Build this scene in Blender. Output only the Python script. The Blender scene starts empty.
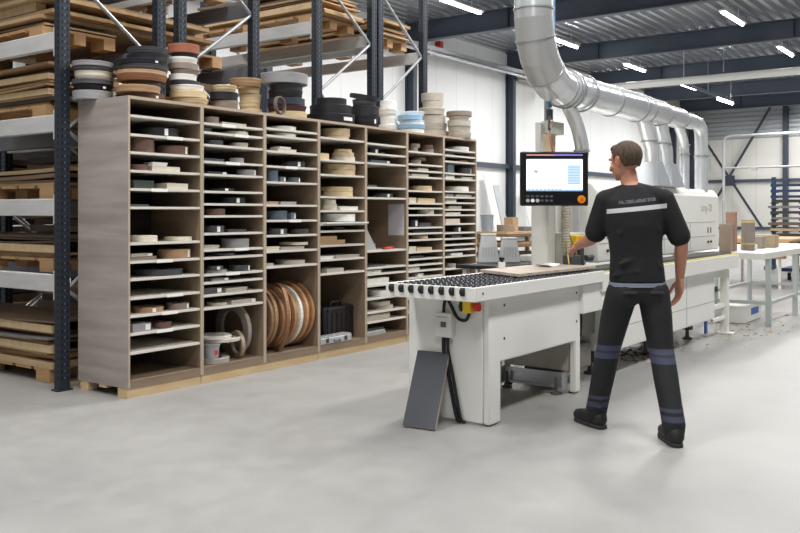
import bpy, bmesh, math, random
from mathutils import Vector, Matrix, noise
random.seed(7)
COL = bpy.context.scene.collection
PI = math.pi
# the hall: X runs along the cabinet row into depth, Y runs across it to the long wall
YAW = math.atan2(.590, .807)          # direction in which the camera looks
EYE = 1.33

# ------------------------------------------------------------------ materials
def lin(c):
    c = c / 255.
    return c / 12.92 if c <= .04045 else ((c + .055) / 1.055) ** 2.4
def rgb(h):
    return (lin(int(h[0:2], 16)), lin(int(h[2:4], 16)), lin(int(h[4:6], 16)), 1)
MATS = {}
def mat(name, hx, rough=.6, metal=0., var=.12, scale=6., stretch=(1, 1, 1), bump=0., emit=0., hx2=None, spec=.5):
    if name in MATS: return MATS[name]
    m = bpy.data.materials.new(name); m.use_nodes = True
    nt = m.node_tree; b = nt.nodes['Principled BSDF']
    b.inputs['Roughness'].default_value = rough
    b.inputs['Metallic'].default_value = metal
    b.inputs['Specular IOR Level'].default_value = spec
    c = rgb(hx)
    if emit:
        b.inputs['Emission Color'].default_value = c
        b.inputs['Emission Strength'].default_value = emit
    tc = nt.nodes.new('ShaderNodeTexCoord'); mp = nt.nodes.new('ShaderNodeMapping')
    mp.inputs['Scale'].default_value = stretch
    nz = nt.nodes.new('ShaderNodeTexNoise'); nz.inputs['Scale'].default_value = scale
    nz.inputs['Detail'].default_value = 5
    cr = nt.nodes.new('ShaderNodeValToRGB')
    c2 = rgb(hx2) if hx2 else tuple(min(1, v * (1 + var)) for v in c[:3]) + (1,)
    c1 = c if hx2 else tuple(v * (1 - var) for v in c[:3]) + (1,)
    cr.color_ramp.elements[0].color = c1; cr.color_ramp.elements[0].position = .33
    cr.color_ramp.elements[1].color = c2; cr.color_ramp.elements[1].position = .67
    L = nt.links.new
    L(tc.outputs['Object'], mp.inputs[0]); L(mp.outputs[0], nz.inputs['Vector'])
    L(nz.outputs['Fac'], cr.inputs[0]); L(cr.outputs[0], b.inputs['Base Color'])
    if bump:
        bp = nt.nodes.new('ShaderNodeBump'); bp.inputs['Strength'].default_value = bump
        bp.inputs['Distance'].default_value = .01
        L(nz.outputs['Fac'], bp.inputs['Height']); L(bp.outputs[0], b.inputs['Normal'])
    MATS[name] = m
    return m

def roll_mat(hx):
    """wound tape: plain side, concentric windings on the flat faces"""
    k = 'tape ' + hx
    if k in MATS: return MATS[k]
    m = mat(k, hx, .55, var=.10, scale=9, stretch=(1, 1, 6))
    nt = m.node_tree; b = nt.nodes['Principled BSDF']; L = nt.links.new
    tc = [n for n in nt.nodes if n.type == 'TEX_COORD'][0]
    wv = nt.nodes.new('ShaderNodeTexWave'); wv.wave_type = 'RINGS'; wv.rings_direction = 'Z'
    wv.inputs['Scale'].default_value = 45; wv.inputs['Distortion'].default_value = .6
    bp = nt.nodes.new('ShaderNodeBump'); bp.inputs['Strength'].default_value = .35; bp.inputs['Distance'].default_value = .004
    L(tc.outputs['Object'], wv.inputs['Vector']); L(wv.outputs['Fac'], bp.inputs['Height']); L(bp.outputs[0], b.inputs['Normal'])
    return m

def wood_mat(name, h1, h2, rough=.55, stretch=(1.2, 1.2, 9), scale=2.2, bump=.05):
    m = mat(name, h1, rough, hx2=h2, scale=scale, stretch=stretch, bump=bump)
    return m

# ------------------------------------------------------------------ mesh helpers
class MB:
    def __init__(s): s.b = bmesh.new()
    def box(s, x0, x1, y0, y1, z0, z1, mi=0):
        vs = [s.b.verts.new((x, y, z)) for z in (z0, z1) for x, y in ((x0, y0), (x1, y0), (x1, y1), (x0, y1))]
        for q in ((3, 2, 1, 0), (4, 5, 6, 7), (0, 1, 5, 4), (1, 2, 6, 5), (2, 3, 7, 6), (3, 0, 4, 7)):
            f = s.b.faces.new([vs[i] for i in q]); f.material_index = mi
        return s
    def prism(s, pts, vec, mi=0):
        a = [s.b.verts.new(p) for p in pts]; vec = Vector(vec)
        c = [s.b.verts.new(Vector(p) + vec) for p in pts]
        n = len(pts)
        fs = [s.b.faces.new(a[::-1]), s.b.faces.new(c)]
        for i in range(n): fs.append(s.b.faces.new((a[i], a[(i + 1) % n], c[(i + 1) % n], c[i])))
        for f in fs: f.material_index = mi
        return s
    def bar(s, p, q, w, h, mi=0, up=(0, 0, 1)):
        p = Vector(p); q = Vector(q); d = (q - p).normalized(); up = Vector(up)
        if abs(d.dot(up)) > .98: up = Vector((1, 0, 0))
        a = d.cross(up).normalized() * w / 2; c = a.cross(d).normalized() * h / 2
        return s.prism([p - a - c, p + a - c, p + a + c, p - a + c], q - p, mi)
    def tube(s, pts, r, seg=10, caps=True, mi=0):
        pts = [Vector(p) for p in pts]; n = len(pts)
        rs = r if isinstance(r, (list, tuple)) else [r] * n
        t = [(pts[min(i + 1, n - 1)] - pts[max(i - 1, 0)]).normalized() for i in range(n)]
        up = Vector((0, 0, 1)) if abs(t[0].z) < .9 else Vector((1, 0, 0))
        u = t[0].cross(up).normalized(); rings = []
        for i in range(n):
            u = (u - t[i] * u.dot(t[i])).normalized(); v = t[i].cross(u)
            rings.append([s.b.verts.new(pts[i] + (u * math.cos(a) + v * math.sin(a)) * rs[i]) for a in [2 * PI * k / seg for k in range(seg)]])
        for i in range(n - 1):
            for k in range(seg):
                f = s.b.faces.new((rings[i][k], rings[i][(k + 1) % seg], rings[i + 1][(k + 1) % seg], rings[i + 1][k])); f.material_index = mi
        if caps:
            for R in (rings[0][::-1], rings[-1]):
                f = s.b.faces.new(R); f.material_index = mi
        return s
    def lathe(s, c, prof, seg=32, closed=False, mi=0, mtx=None):
        """prof = (r, z) pairs about a vertical axis through c"""
        c = Vector(c); rings = []
        for r, z in prof:
            rg = []
            for k in range(seg):
                a = 2 * PI * k / seg; p = Vector((r * math.cos(a), r * math.sin(a), z))
                if mtx: p = mtx @ p
                rg.append(s.b.verts.new(c + p))
            rings.append(rg)
        n = len(rings)
        for i in range(n if closed else n - 1):
            A, B = rings[i], rings[(i + 1) % n]
            for k in range(seg):
                f = s.b.faces.new((A[k], A[(k + 1) % seg], B[(k + 1) % seg], B[k])); f.material_index = mi
        if not closed:
            for R in (rings[0][::-1], rings[-1]):
                f = s.b.faces.new(R); f.material_index = mi
        return s
    def ellipsoid(s, c, r, seg=20, mtx=None):
        m = Matrix.Translation(Vector(c)) @ (mtx or Matrix()) @ Matrix.Diagonal(Vector(tuple(r) + (1,)))
        bmesh.ops.create_uvsphere(s.b, u_segments=seg, v_segments=seg // 2 + 2, radius=1, matrix=m)
        return s
    def loft(s, secs, seg=24):
        """secs = (cx, cy, cz, rx, ry)"""
        rings = []
        for cx, cy, cz, rx, ry in secs:
            rings.append([s.b.verts.new((cx + rx * math.cos(a), cy + ry * math.sin(a), cz)) for a in [2 * PI * k / seg for k in range(seg)]])
        for A, B in zip(rings, rings[1:]):
            for k in range(seg): s.b.faces.new((A[k], A[(k + 1) % seg], B[(k + 1) % seg], B[k]))
        s.b.faces.new(rings[0][::-1]); s.b.faces.new(rings[-1]); return s
    def limb(s, pts, rs, seg=14):
        """tapered limb with round ends, one tube"""
        P = [Vector(p) for p in pts]; out = []; R = []
        d0 = (P[0] - P[1]).normalized(); d1 = (P[-1] - P[-2]).normalized()
        for k in (1., .8, .4): out.append(P[0] + d0 * rs[0] * k); R.append(max(rs[0] * math.sqrt(max(0, 1 - k * k)), .001))
        for i in range(len(P)):
            out.append(P[i]); R.append(rs[i])
        for k in (.4, .8, 1.): out.append(P[-1] + d1 * rs[-1] * k); R.append(max(rs[-1] * math.sqrt(max(0, 1 - k * k)), .001))
        return s.tube(out, R, seg)

def wloc(o):
    v = Vector((0, 0, 0))
    while o is not None:
        v = v + o.location; o = o.parent
    return v
def build(mb, name, m, parent=None, bevel=0., smooth=True, local=False, seg=2):
    """one mesh object; geometry given in world metres unless local"""
    bm = mb.b
    bmesh.ops.recalc_face_normals(bm, faces=bm.faces)
    if parent is not None:
        if not local: bmesh.ops.translate(bm, vec=-wloc(parent), verts=bm.verts)
        org = Vector((0, 0, 0))
    elif not local:
        xs = [v.co for v in bm.verts]
        org = Vector(((min(p.x for p in xs) + max(p.x for p in xs)) / 2, (min(p.y for p in xs) + max(p.y for p in xs)) / 2, min(p.z for p in xs)))
        bmesh.ops.translate(bm, vec=-org, verts=bm.verts)
    else: org = Vector((0, 0, 0))
    me = bpy.data.meshes.new(name); bm.to_mesh(me); bm.free()
    for q in (m if isinstance(m, (list, tuple)) else [m]): me.materials.append(q)
    if smooth:
        me.polygons.foreach_set('use_smooth', [True] * len(me.polygons))
        me.set_sharp_from_angle(angle=math.radians(38))
    o = bpy.data.objects.new(name, me); COL.objects.link(o)
    o.location = org
    if parent is not None: o.parent = parent
    if bevel:
        bv = o.modifiers.new('bevel', 'BEVEL'); bv.width = bevel; bv.segments = seg; bv.limit_method = 'ANGLE'; bv.harden_normals = False
    return o
def tag(o, label, cat, group=None, kind=None):
    o['label'] = label; o['category'] = cat
    if group: o['group'] = group
    if kind: o['kind'] = kind
    return o
def thing(name, label, cat, loc=(0, 0, 0), rz=0., group=None):
    o = bpy.data.objects.new(name, None); COL.objects.link(o); o.location = loc; o.rotation_euler = (0, 0, rz)
    o.empty_display_size = .1
    return tag(o, label, cat, group)
def struct(mb, name, m, **k):
    o = build(mb, name, m, **k); o['kind'] = 'structure'; return o
def text(body, size, m, parent, mtx, name='lettering', extr=.0008):
    cu = bpy.data.curves.new(name, 'FONT'); cu.body = body; cu.size = size; cu.extrude = extr
    cu.align_x = 'CENTER'; cu.align_y = 'CENTER'
    t = bpy.data.objects.new(name, cu); COL.objects.link(t)
    dg = bpy.context.evaluated_depsgraph_get()
    me = bpy.data.meshes.new_from_object(t.evaluated_get(dg))
    bpy.data.objects.remove(t); me.transform(mtx); me.materials.clear(); me.materials.append(m)
    o = bpy.data.objects.new(name, me); COL.objects.link(o); o.parent = parent
    return o
ORD = ['lowest', 'second', 'third', 'fourth', 'fifth', 'sixth', 'seventh', 'eighth', 'ninth', 'tenth', 'eleventh', 'twelfth',
       'thirteenth', 'fourteenth', 'fifteenth', 'sixteenth', 'seventeenth', 'eighteenth', 'nineteenth']
def nth(i): return ['first'] [0] if i == 0 else ORD[i]
SHELVES = [
  [2.027, 1.892, 1.764, 1.632, 1.501, 1.369, 1.11, 0.978, 0.853, 0.718, 0.59, 0.462, 0.327],
  [2.027, 1.957, 1.86, 1.729, 1.63, 1.497, 1.399, 1.304, 1.166, 1.038, 0.977, 0.846, 0.783, 0.685, 0.583],
  [2.041, 1.982, 1.85, 1.723, 1.589, 1.394, 1.263, 1.135, 1.002, 0.871],
  [2.011, 1.809, 1.676, 1.474, 1.346, 1.224, 1.161, 1.029, 0.9, 0.773],
  [2.001, 1.904, 1.811, 1.574, 1.474, 0.955, 0.792, 0.731, 0.62, 0.493, 0.36, 0.267],
  [1.961, 1.832, 1.766, 1.701, 1.556, 1.427, 1.376, 1.306, 1.173, 1.112, 1.045, 0.92, 0.846, 0.784, 0.723, 0.654, 0.572, 0.449, 0.306],
  [2.02, 1.957, 1.892, 1.762, 1.701, 1.563, 1.499, 1.438, 1.363, 1.302, 1.204, 1.106, 1.041, 0.975, 0.917, 0.845, 0.712, 0.59, 0.46, 0.307],
]
# bay, shelf, kind, x, y, radius/width, depth, z, height, colour, sticker
ITEMS = [
  (1, 2, 'R', 4.295, 5.421, 0.156, 0, 1.892, 0.0673, 'black', 1),
  (1, 3, 'R', 4.099, 5.357, 0.092, 0, 1.764, 0.107, 'brown', 0),
  (1, 3, 'R', 4.406, 5.388, 0.123, 0, 1.764, 0.0685, 'brown', 1),
  (1, 4, 'R', 4.056, 5.335, 0.07, 0, 1.632, 0.0439, 'brown', 0),
  (1, 4, 'B', 4.129, 5.2700000000000005, 0.256, 0.205, 1.632, 0.0377, 'cream', 0),
  (1, 4, 'B', 4.129, 5.2700000000000005, 0.143, 0.12, 1.669, 0.03, 'white', 0),
  (1, 5, 'B', 3.968, 5.2700000000000005, 0.176, 0.141, 1.501, 0.059, 'darkgreen', 0),
  (1, 5, 'B', 4.263, 5.2700000000000005, 0.2, 0.16, 1.501, 0.0459, 'cream', 0),
  (1, 6, 'B', 3.933, 5.2700000000000005, 0.166, 0.133, 1.369, 0.0183, 'charcoal', 0),
  (1, 7, 'R', 4.123, 5.365, 0.1, 0, 1.11, 0.0479, 'cream', 0),
  (1, 7, 'R', 4.45, 5.369, 0.104, 0, 1.11, 0.0307, 'cream', 0),
  (1, 8, 'B', 3.933, 5.2700000000000005, 0.238, 0.19, 0.978, 0.0295, 'taupe', 0),
  (1, 8, 'B', 3.942, 5.2700000000000005, 0.193, 0.154, 1.007, 0.0221, 'greige', 1),
  (1, 8, 'R', 4.427, 5.392, 0.127, 0, 0.978, 0.0687, 'tan', 1),
  (1, 9, 'R', 4.315, 5.464, 0.199, 0, 0.853, 0.0486, 'charcoal', 0),
  (1, 11, 'R', 4.173, 5.377, 0.112, 0, 0.59, 0.037, 'tan', 1),
  (1, 11, 'R', 4.43, 5.353, 0.088, 0, 0.59, 0.0459, 'taupe', 1),
  (1, 12, 'B', 3.959, 5.2700000000000005, 0.158, 0.126, 0.462, 0.0588, 'grey', 1),
  (1, 12, 'R', 4.266, 5.333, 0.068, 0, 0.462, 0.0451, 'brown', 0),
  (2, 1, 'R', 4.745, 5.327, 0.062, 0, 2.027, 0.0558, 'taupe', 0),
  (2, 1, 'B', 4.811, 5.2700000000000005, 0.268, 0.215, 2.027, 0.0246, 'cream', 0),
  (2, 2, 'B', 4.621, 5.2700000000000005, 0.082, 0.12, 1.957, 0.0317, 'charcoal', 0),
  (2, 2, 'R', 5.041, 5.376, 0.111, 0, 1.957, 0.0328, 'cream', 0),
  (2, 3, 'R', 4.782, 5.341, 0.076, 0, 1.86, 0.0399, 'charcoal', 0),
  (2, 3, 'R', 5.056, 5.339, 0.074, 0, 1.86, 0.0371, 'greige', 0),
  (2, 4, 'B', 4.621, 5.2700000000000005, 0.218, 0.174, 1.729, 0.024, 'charcoal', 0),
  (2, 4, 'R', 5.016, 5.326, 0.061, 0, 1.729, 0.0411, 'grey', 0),
  (2, 5, 'B', 4.662, 5.2700000000000005, 0.199, 0.159, 1.63, 0.0201, 'charcoal', 1),
  (2, 5, 'R', 5.143, 5.348, 0.083, 0, 1.63, 0.0499, 'grey', 1),
  (2, 6, 'R', 4.884, 5.379, 0.114, 0, 1.497, 0.0242, 'black', 1),
  (2, 7, 'R', 5.007, 5.376, 0.111, 0, 1.399, 0.049, 'black', 1),
  (2, 8, 'R', 4.799, 5.349, 0.084, 0, 1.304, 0.052, 'brown', 0),
  (2, 9, 'R', 4.79, 5.345, 0.08, 0, 1.166, 0.0559, 'charcoal', 1),
  (2, 9, 'B', 4.874, 5.2700000000000005, 0.205, 0.164, 1.166, 0.0247, 'charcoal', 0),
  (2, 10, 'B', 4.621, 5.2700000000000005, 0.165, 0.132, 1.038, 0.0319, 'greige', 0),
  (2, 10, 'R', 5.05, 5.381, 0.116, 0, 1.038, 0.0738, 'grey', 0),
  (2, 11, 'R', 4.894, 5.383, 0.118, 0, 0.977, 0.0242, 'charcoal', 0),
  (2, 12, 'R', 4.817, 5.357, 0.092, 0, 0.846, 0.024, 'grey', 0),
  (2, 12, 'R', 4.785, 5.333, 0.068, 0, 0.87, 0.032, 'charcoal', 1),
  (2, 12, 'R', 5.073, 5.352, 0.087, 0, 0.846, 0.0495, 'charcoal', 1),
  (2, 13, 'B', 4.703, 5.2700000000000005, 0.179, 0.143, 0.783, 0.0242, 'grey', 1),
  (2, 14, 'B', 4.621, 5.2700000000000005, 0.186, 0.149, 0.685, 0.0479, 'charcoal', 1),
  (2, 14, 'B', 4.849, 5.2700000000000005, 0.241, 0.193, 0.685, 0.0329, 'greige', 0),
  (2, 15, 'R', 4.821, 5.349, 0.084, 0, 0.583, 0.0241, 'greige', 0),
  (2, 15, 'B', 4.909, 5.2700000000000005, 0.273, 0.218, 0.583, 0.0332, 'greige', 1),
  (3, 1, 'R', 5.61, 5.397, 0.132, 0, 2.041, 0.0348, 'white', 0),
  (3, 2, 'R', 5.61, 5.397, 0.132, 0, 1.982, 0.0348, 'white', 0),
  (3, 3, 'B', 5.442, 5.2700000000000005, 0.237, 0.19, 1.85, 0.0263, 'cream', 0),
  (3, 3, 'B', 5.466, 5.2700000000000005, 0.137, 0.12, 1.876, 0.0175, 'white', 0),
  (3, 4, 'R', 5.733, 5.381, 0.116, 0, 1.723, 0.0529, 'navy', 1),
  (3, 5, 'R', 5.417, 5.316, 0.051, 0, 1.589, 0.0945, 'slate', 0),
  (3, 5, 'B', 5.472, 5.2700000000000005, 0.068, 0.12, 1.589, 0.0436, 'slate', 1),
  (3, 5, 'R', 5.69, 5.322, 0.057, 0, 1.589, 0.0442, 'slate', 1),
  (3, 6, 'B', 5.298, 5.2700000000000005, 0.156, 0.125, 1.394, 0.0258, 'tan', 0),
  (3, 6, 'B', 5.478, 5.2700000000000005, 0.2, 0.16, 1.394, 0.0264, 'grey', 0),
  (3, 7, 'R', 5.514, 5.352, 0.087, 0, 1.263, 0.0779, 'slate', 0),
  (3, 7, 'B', 5.604, 5.2700000000000005, 0.062, 0.12, 1.263, 0.0618, 'slate', 1),
  (3, 8, 'R', 5.512, 5.356, 0.091, 0, 1.135, 0.0519, 'charcoal', 1),
  (3, 8, 'R', 5.796, 5.354, 0.089, 0, 1.135, 0.0445, 'charcoal', 0),
  (3, 9, 'B', 5.298, 5.2700000000000005, 0.168, 0.135, 1.002, 0.0344, 'cream', 0),
  (3, 9, 'B', 5.478, 5.2700000000000005, 0.304, 0.243, 1.002, 0.0265, 'greige', 0),
  (3, 9, 'R', 5.767, 5.395, 0.13, 0, 1.037, 0.0265, 'cream', 0),
  (3, 10, 'B', 5.298, 5.2700000000000005, 0.095, 0.12, 0.871, 0.0257, 'greige', 0),
  (3, 10, 'R', 5.726, 5.398, 0.133, 0, 0.871, 0.0352, 'greige', 0),
  (4, 1, 'R', 6.339, 5.402, 0.137, 0, 2.011, 0.0281, 'beige', 0),
  (4, 1, 'R', 6.352, 5.407, 0.142, 0, 2.039, 0.0749, 'beige', 0),
  (4, 2, 'B', 5.983, 5.2700000000000005, 0.124, 0.12, 1.809, 0.0553, 'beige', 0),
  (4, 2, 'R', 6.437, 5.379, 0.114, 0, 1.809, 0.0473, 'cream', 0),
  (4, 2, 'R', 6.426, 5.37, 0.105, 0, 1.856, 0.0379, 'beige', 0),
  (4, 2, 'R', 6.402, 5.35, 0.085, 0, 1.894, 0.0284, 'beige', 0),
  (4, 3, 'R', 6.421, 5.438, 0.173, 0, 1.676, 0.0518, 'beige', 0),
  (4, 3, 'R', 6.427, 5.432, 0.167, 0, 1.728, 0.0564, 'beige', 0),
  (4, 4, 'R', 6.392, 5.422, 0.157, 0, 1.474, 0.0469, 'beige', 0),
  (4, 4, 'R', 6.392, 5.422, 0.157, 0, 1.521, 0.0469, 'beige', 0),
  (4, 5, 'R', 6.185, 5.344, 0.079, 0, 1.346, 0.0557, 'cream', 0),
  (4, 5, 'R', 6.173, 5.339, 0.074, 0, 1.402, 0.0463, 'cream', 0),
  (4, 5, 'B', 6.268, 5.2700000000000005, 0.261, 0.209, 1.346, 0.0381, 'white', 0),
  (4, 6, 'R', 6.421, 5.438, 0.173, 0, 1.239, 0.0753, 'white', 0),
  (4, 7, 'B', 6.177, 5.2700000000000005, 0.158, 0.127, 1.161, 0.0283, 'navy', 0),
  (4, 8, 'B', 5.983, 5.2700000000000005, 0.353, 0.282, 1.029, 0.042, 'tan', 0),
  (4, 8, 'B', 5.983, 5.2700000000000005, 0.237, 0.19, 1.071, 0.0371, 'tan', 0),
  (4, 9, 'B', 5.983, 5.2700000000000005, 0.195, 0.156, 0.9, 0.0278, 'white', 0),
  (4, 9, 'B', 6.205, 5.2700000000000005, 0.354, 0.283, 0.9, 0.0286, 'greige', 0),
  (4, 10, 'B', 6.079, 5.2700000000000005, 0.242, 0.194, 0.773, 0.0375, 'greige', 0),
  (5, 2, 'R', 6.831, 5.324, 0.059, 0, 1.904, 0.0445, 'black', 1),
  (5, 2, 'B', 6.895, 5.2700000000000005, 0.061, 0.12, 1.904, 0.0201, 'navy', 0),
  (5, 3, 'B', 6.73, 5.2700000000000005, 0.308, 0.247, 1.811, 0.03, 'slate', 1),
  (5, 4, 'B', 6.683, 5.2700000000000005, 0.143, 0.12, 1.574, 0.0198, 'charcoal', 0),
  (5, 5, 'R', 7.042, 5.386, 0.121, 0, 1.474, 0.04, 'charcoal', 1),
  (5, 7, 'B', 6.683, 5.2700000000000005, 0.289, 0.231, 0.792, 0.0199, 'charcoal', 0),
  (5, 8, 'B', 6.667, 5.2700000000000005, 0.239, 0.191, 0.731, 0.0297, 'white', 0),
  (5, 9, 'B', 6.667, 5.2700000000000005, 0.354, 0.284, 0.62, 0.0598, 'white', 0),
  (5, 10, 'R', 6.994, 5.381, 0.116, 0, 0.493, 0.0598, 'white', 0),
  (5, 11, 'R', 7.039, 5.396, 0.131, 0, 0.36, 0.04, 'greige', 0),
  (5, 11, 'R', 6.994, 5.381, 0.116, 0, 0.4, 0.0399, 'greige', 0),
  (5, 12, 'B', 6.667, 5.2700000000000005, 0.371, 0.297, 0.267, 0.0598, 'greige', 0),
  (6, 1, 'R', 7.505, 5.312, 0.047, 0, 1.961, 0.0421, 'taupe', 0),
  (6, 1, 'R', 7.539, 5.323, 0.058, 0, 2.003, 0.0422, 'taupe', 0),
  (6, 1, 'R', 7.798, 5.335, 0.07, 0, 1.961, 0.0431, 'taupe', 0),
  (6, 1, 'R', 7.782, 5.327, 0.062, 0, 2.004, 0.0431, 'brown', 0),
  (6, 2, 'R', 7.557, 5.323, 0.058, 0, 1.832, 0.0423, 'taupe', 0),
  (6, 2, 'R', 7.642, 5.35, 0.085, 0, 1.874, 0.0318, 'brown', 0),
  (6, 3, 'B', 7.527, 5.2700000000000005, 0.204, 0.163, 1.766, 0.0268, 'cream', 0),
  (6, 4, 'B', 7.419, 5.2700000000000005, 0.313, 0.25, 1.701, 0.0319, 'cream', 0),
  (6, 5, 'R', 7.744, 5.389, 0.124, 0, 1.556, 0.0532, 'beige', 0),
  (6, 6, 'B', 7.366, 5.2700000000000005, 0.125, 0.12, 1.427, 0.0526, 'cream', 0),
  (6, 6, 'B', 7.527, 5.2700000000000005, 0.319, 0.255, 1.427, 0.0484, 'beige', 0),
  (6, 8, 'R', 7.792, 5.357, 0.092, 0, 1.306, 0.049, 'cream', 0),
  (6, 9, 'R', 7.505, 5.312, 0.047, 0, 1.173, 0.0737, 'navy', 1),
  (6, 9, 'B', 7.557, 5.2700000000000005, 0.213, 0.17, 1.173, 0.0429, 'charcoal', 0),
  (6, 10, 'B', 7.437, 5.2700000000000005, 0.448, 0.3, 1.112, 0.0268, 'navy', 0),
  (6, 11, 'R', 7.676, 5.361, 0.096, 0, 1.045, 0.0372, 'beige', 0),
  (6, 12, 'B', 7.366, 5.2700000000000005, 0.125, 0.12, 0.92, 0.0526, 'cream', 0),
  (6, 12, 'B', 7.509, 5.2700000000000005, 0.279, 0.224, 0.92, 0.0375, 'beige', 0),
  (6, 13, 'B', 7.383, 5.2700000000000005, 0.255, 0.204, 0.846, 0.0265, 'charcoal', 0),
  (6, 15, 'B', 7.366, 5.2700000000000005, 0.198, 0.159, 0.723, 0.0316, 'white', 0),
  (6, 16, 'B', 7.527, 5.2700000000000005, 0.111, 0.12, 0.654, 0.032, 'white', 0),
  (7, 1, 'R', 8.496, 5.397, 0.132, 0, 2.02, 0.051, 'white', 0),
  (7, 2, 'B', 8.062, 5.2700000000000005, 0.162, 0.13, 1.957, 0.0224, 'charcoal', 0),
  (7, 3, 'B', 8.349, 5.2700000000000005, 0.192, 0.153, 1.892, 0.0229, 'brown', 0),
  (7, 4, 'B', 8.102, 5.2700000000000005, 0.122, 0.12, 1.762, 0.0896, 'slate', 0),
  (7, 4, 'R', 8.554, 5.345, 0.08, 0, 1.762, 0.0687, 'charcoal', 1),
  (7, 5, 'B', 8.062, 5.2700000000000005, 0.183, 0.146, 1.701, 0.0336, 'white', 0),
  (7, 5, 'B', 8.391, 5.2700000000000005, 0.237, 0.189, 1.701, 0.0288, 'cream', 0),
  (7, 6, 'R', 8.484, 5.415, 0.15, 0, 1.563, 0.0568, 'white', 0),
  (7, 7, 'B', 8.062, 5.2700000000000005, 0.162, 0.13, 1.499, 0.0335, 'grey', 0),
  (7, 7, 'B', 8.265, 5.2700000000000005, 0.34, 0.272, 1.499, 0.0286, 'greige', 0),
  (7, 8, 'B', 8.062, 5.2700000000000005, 0.224, 0.179, 1.438, 0.0336, 'cream', 0),
  (7, 9, 'B', 8.122, 5.2700000000000005, 0.268, 0.215, 1.363, 0.0339, 'greige', 0),
  (7, 10, 'B', 8.062, 5.2700000000000005, 0.308, 0.246, 1.302, 0.0281, 'white', 0),
  (7, 11, 'B', 8.062, 5.2700000000000005, 0.287, 0.229, 1.204, 0.0506, 'cream', 0),
  (7, 12, 'R', 8.348, 5.316, 0.051, 0, 1.106, 0.0565, 'charcoal', 1),
  (7, 13, 'B', 8.183, 5.2700000000000005, 0.208, 0.166, 1.041, 0.0339, 'charcoal', 0),
  (7, 15, 'B', 8.224, 5.2700000000000005, 0.252, 0.201, 0.917, 0.0284, 'navy', 0),
  (7, 16, 'B', 8.163, 5.2700000000000005, 0.249, 0.199, 0.845, 0.0283, 'white', 0),
  (7, 17, 'R', 8.242, 5.321, 0.056, 0, 0.712, 0.0448, 'grey', 0),
]
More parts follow.
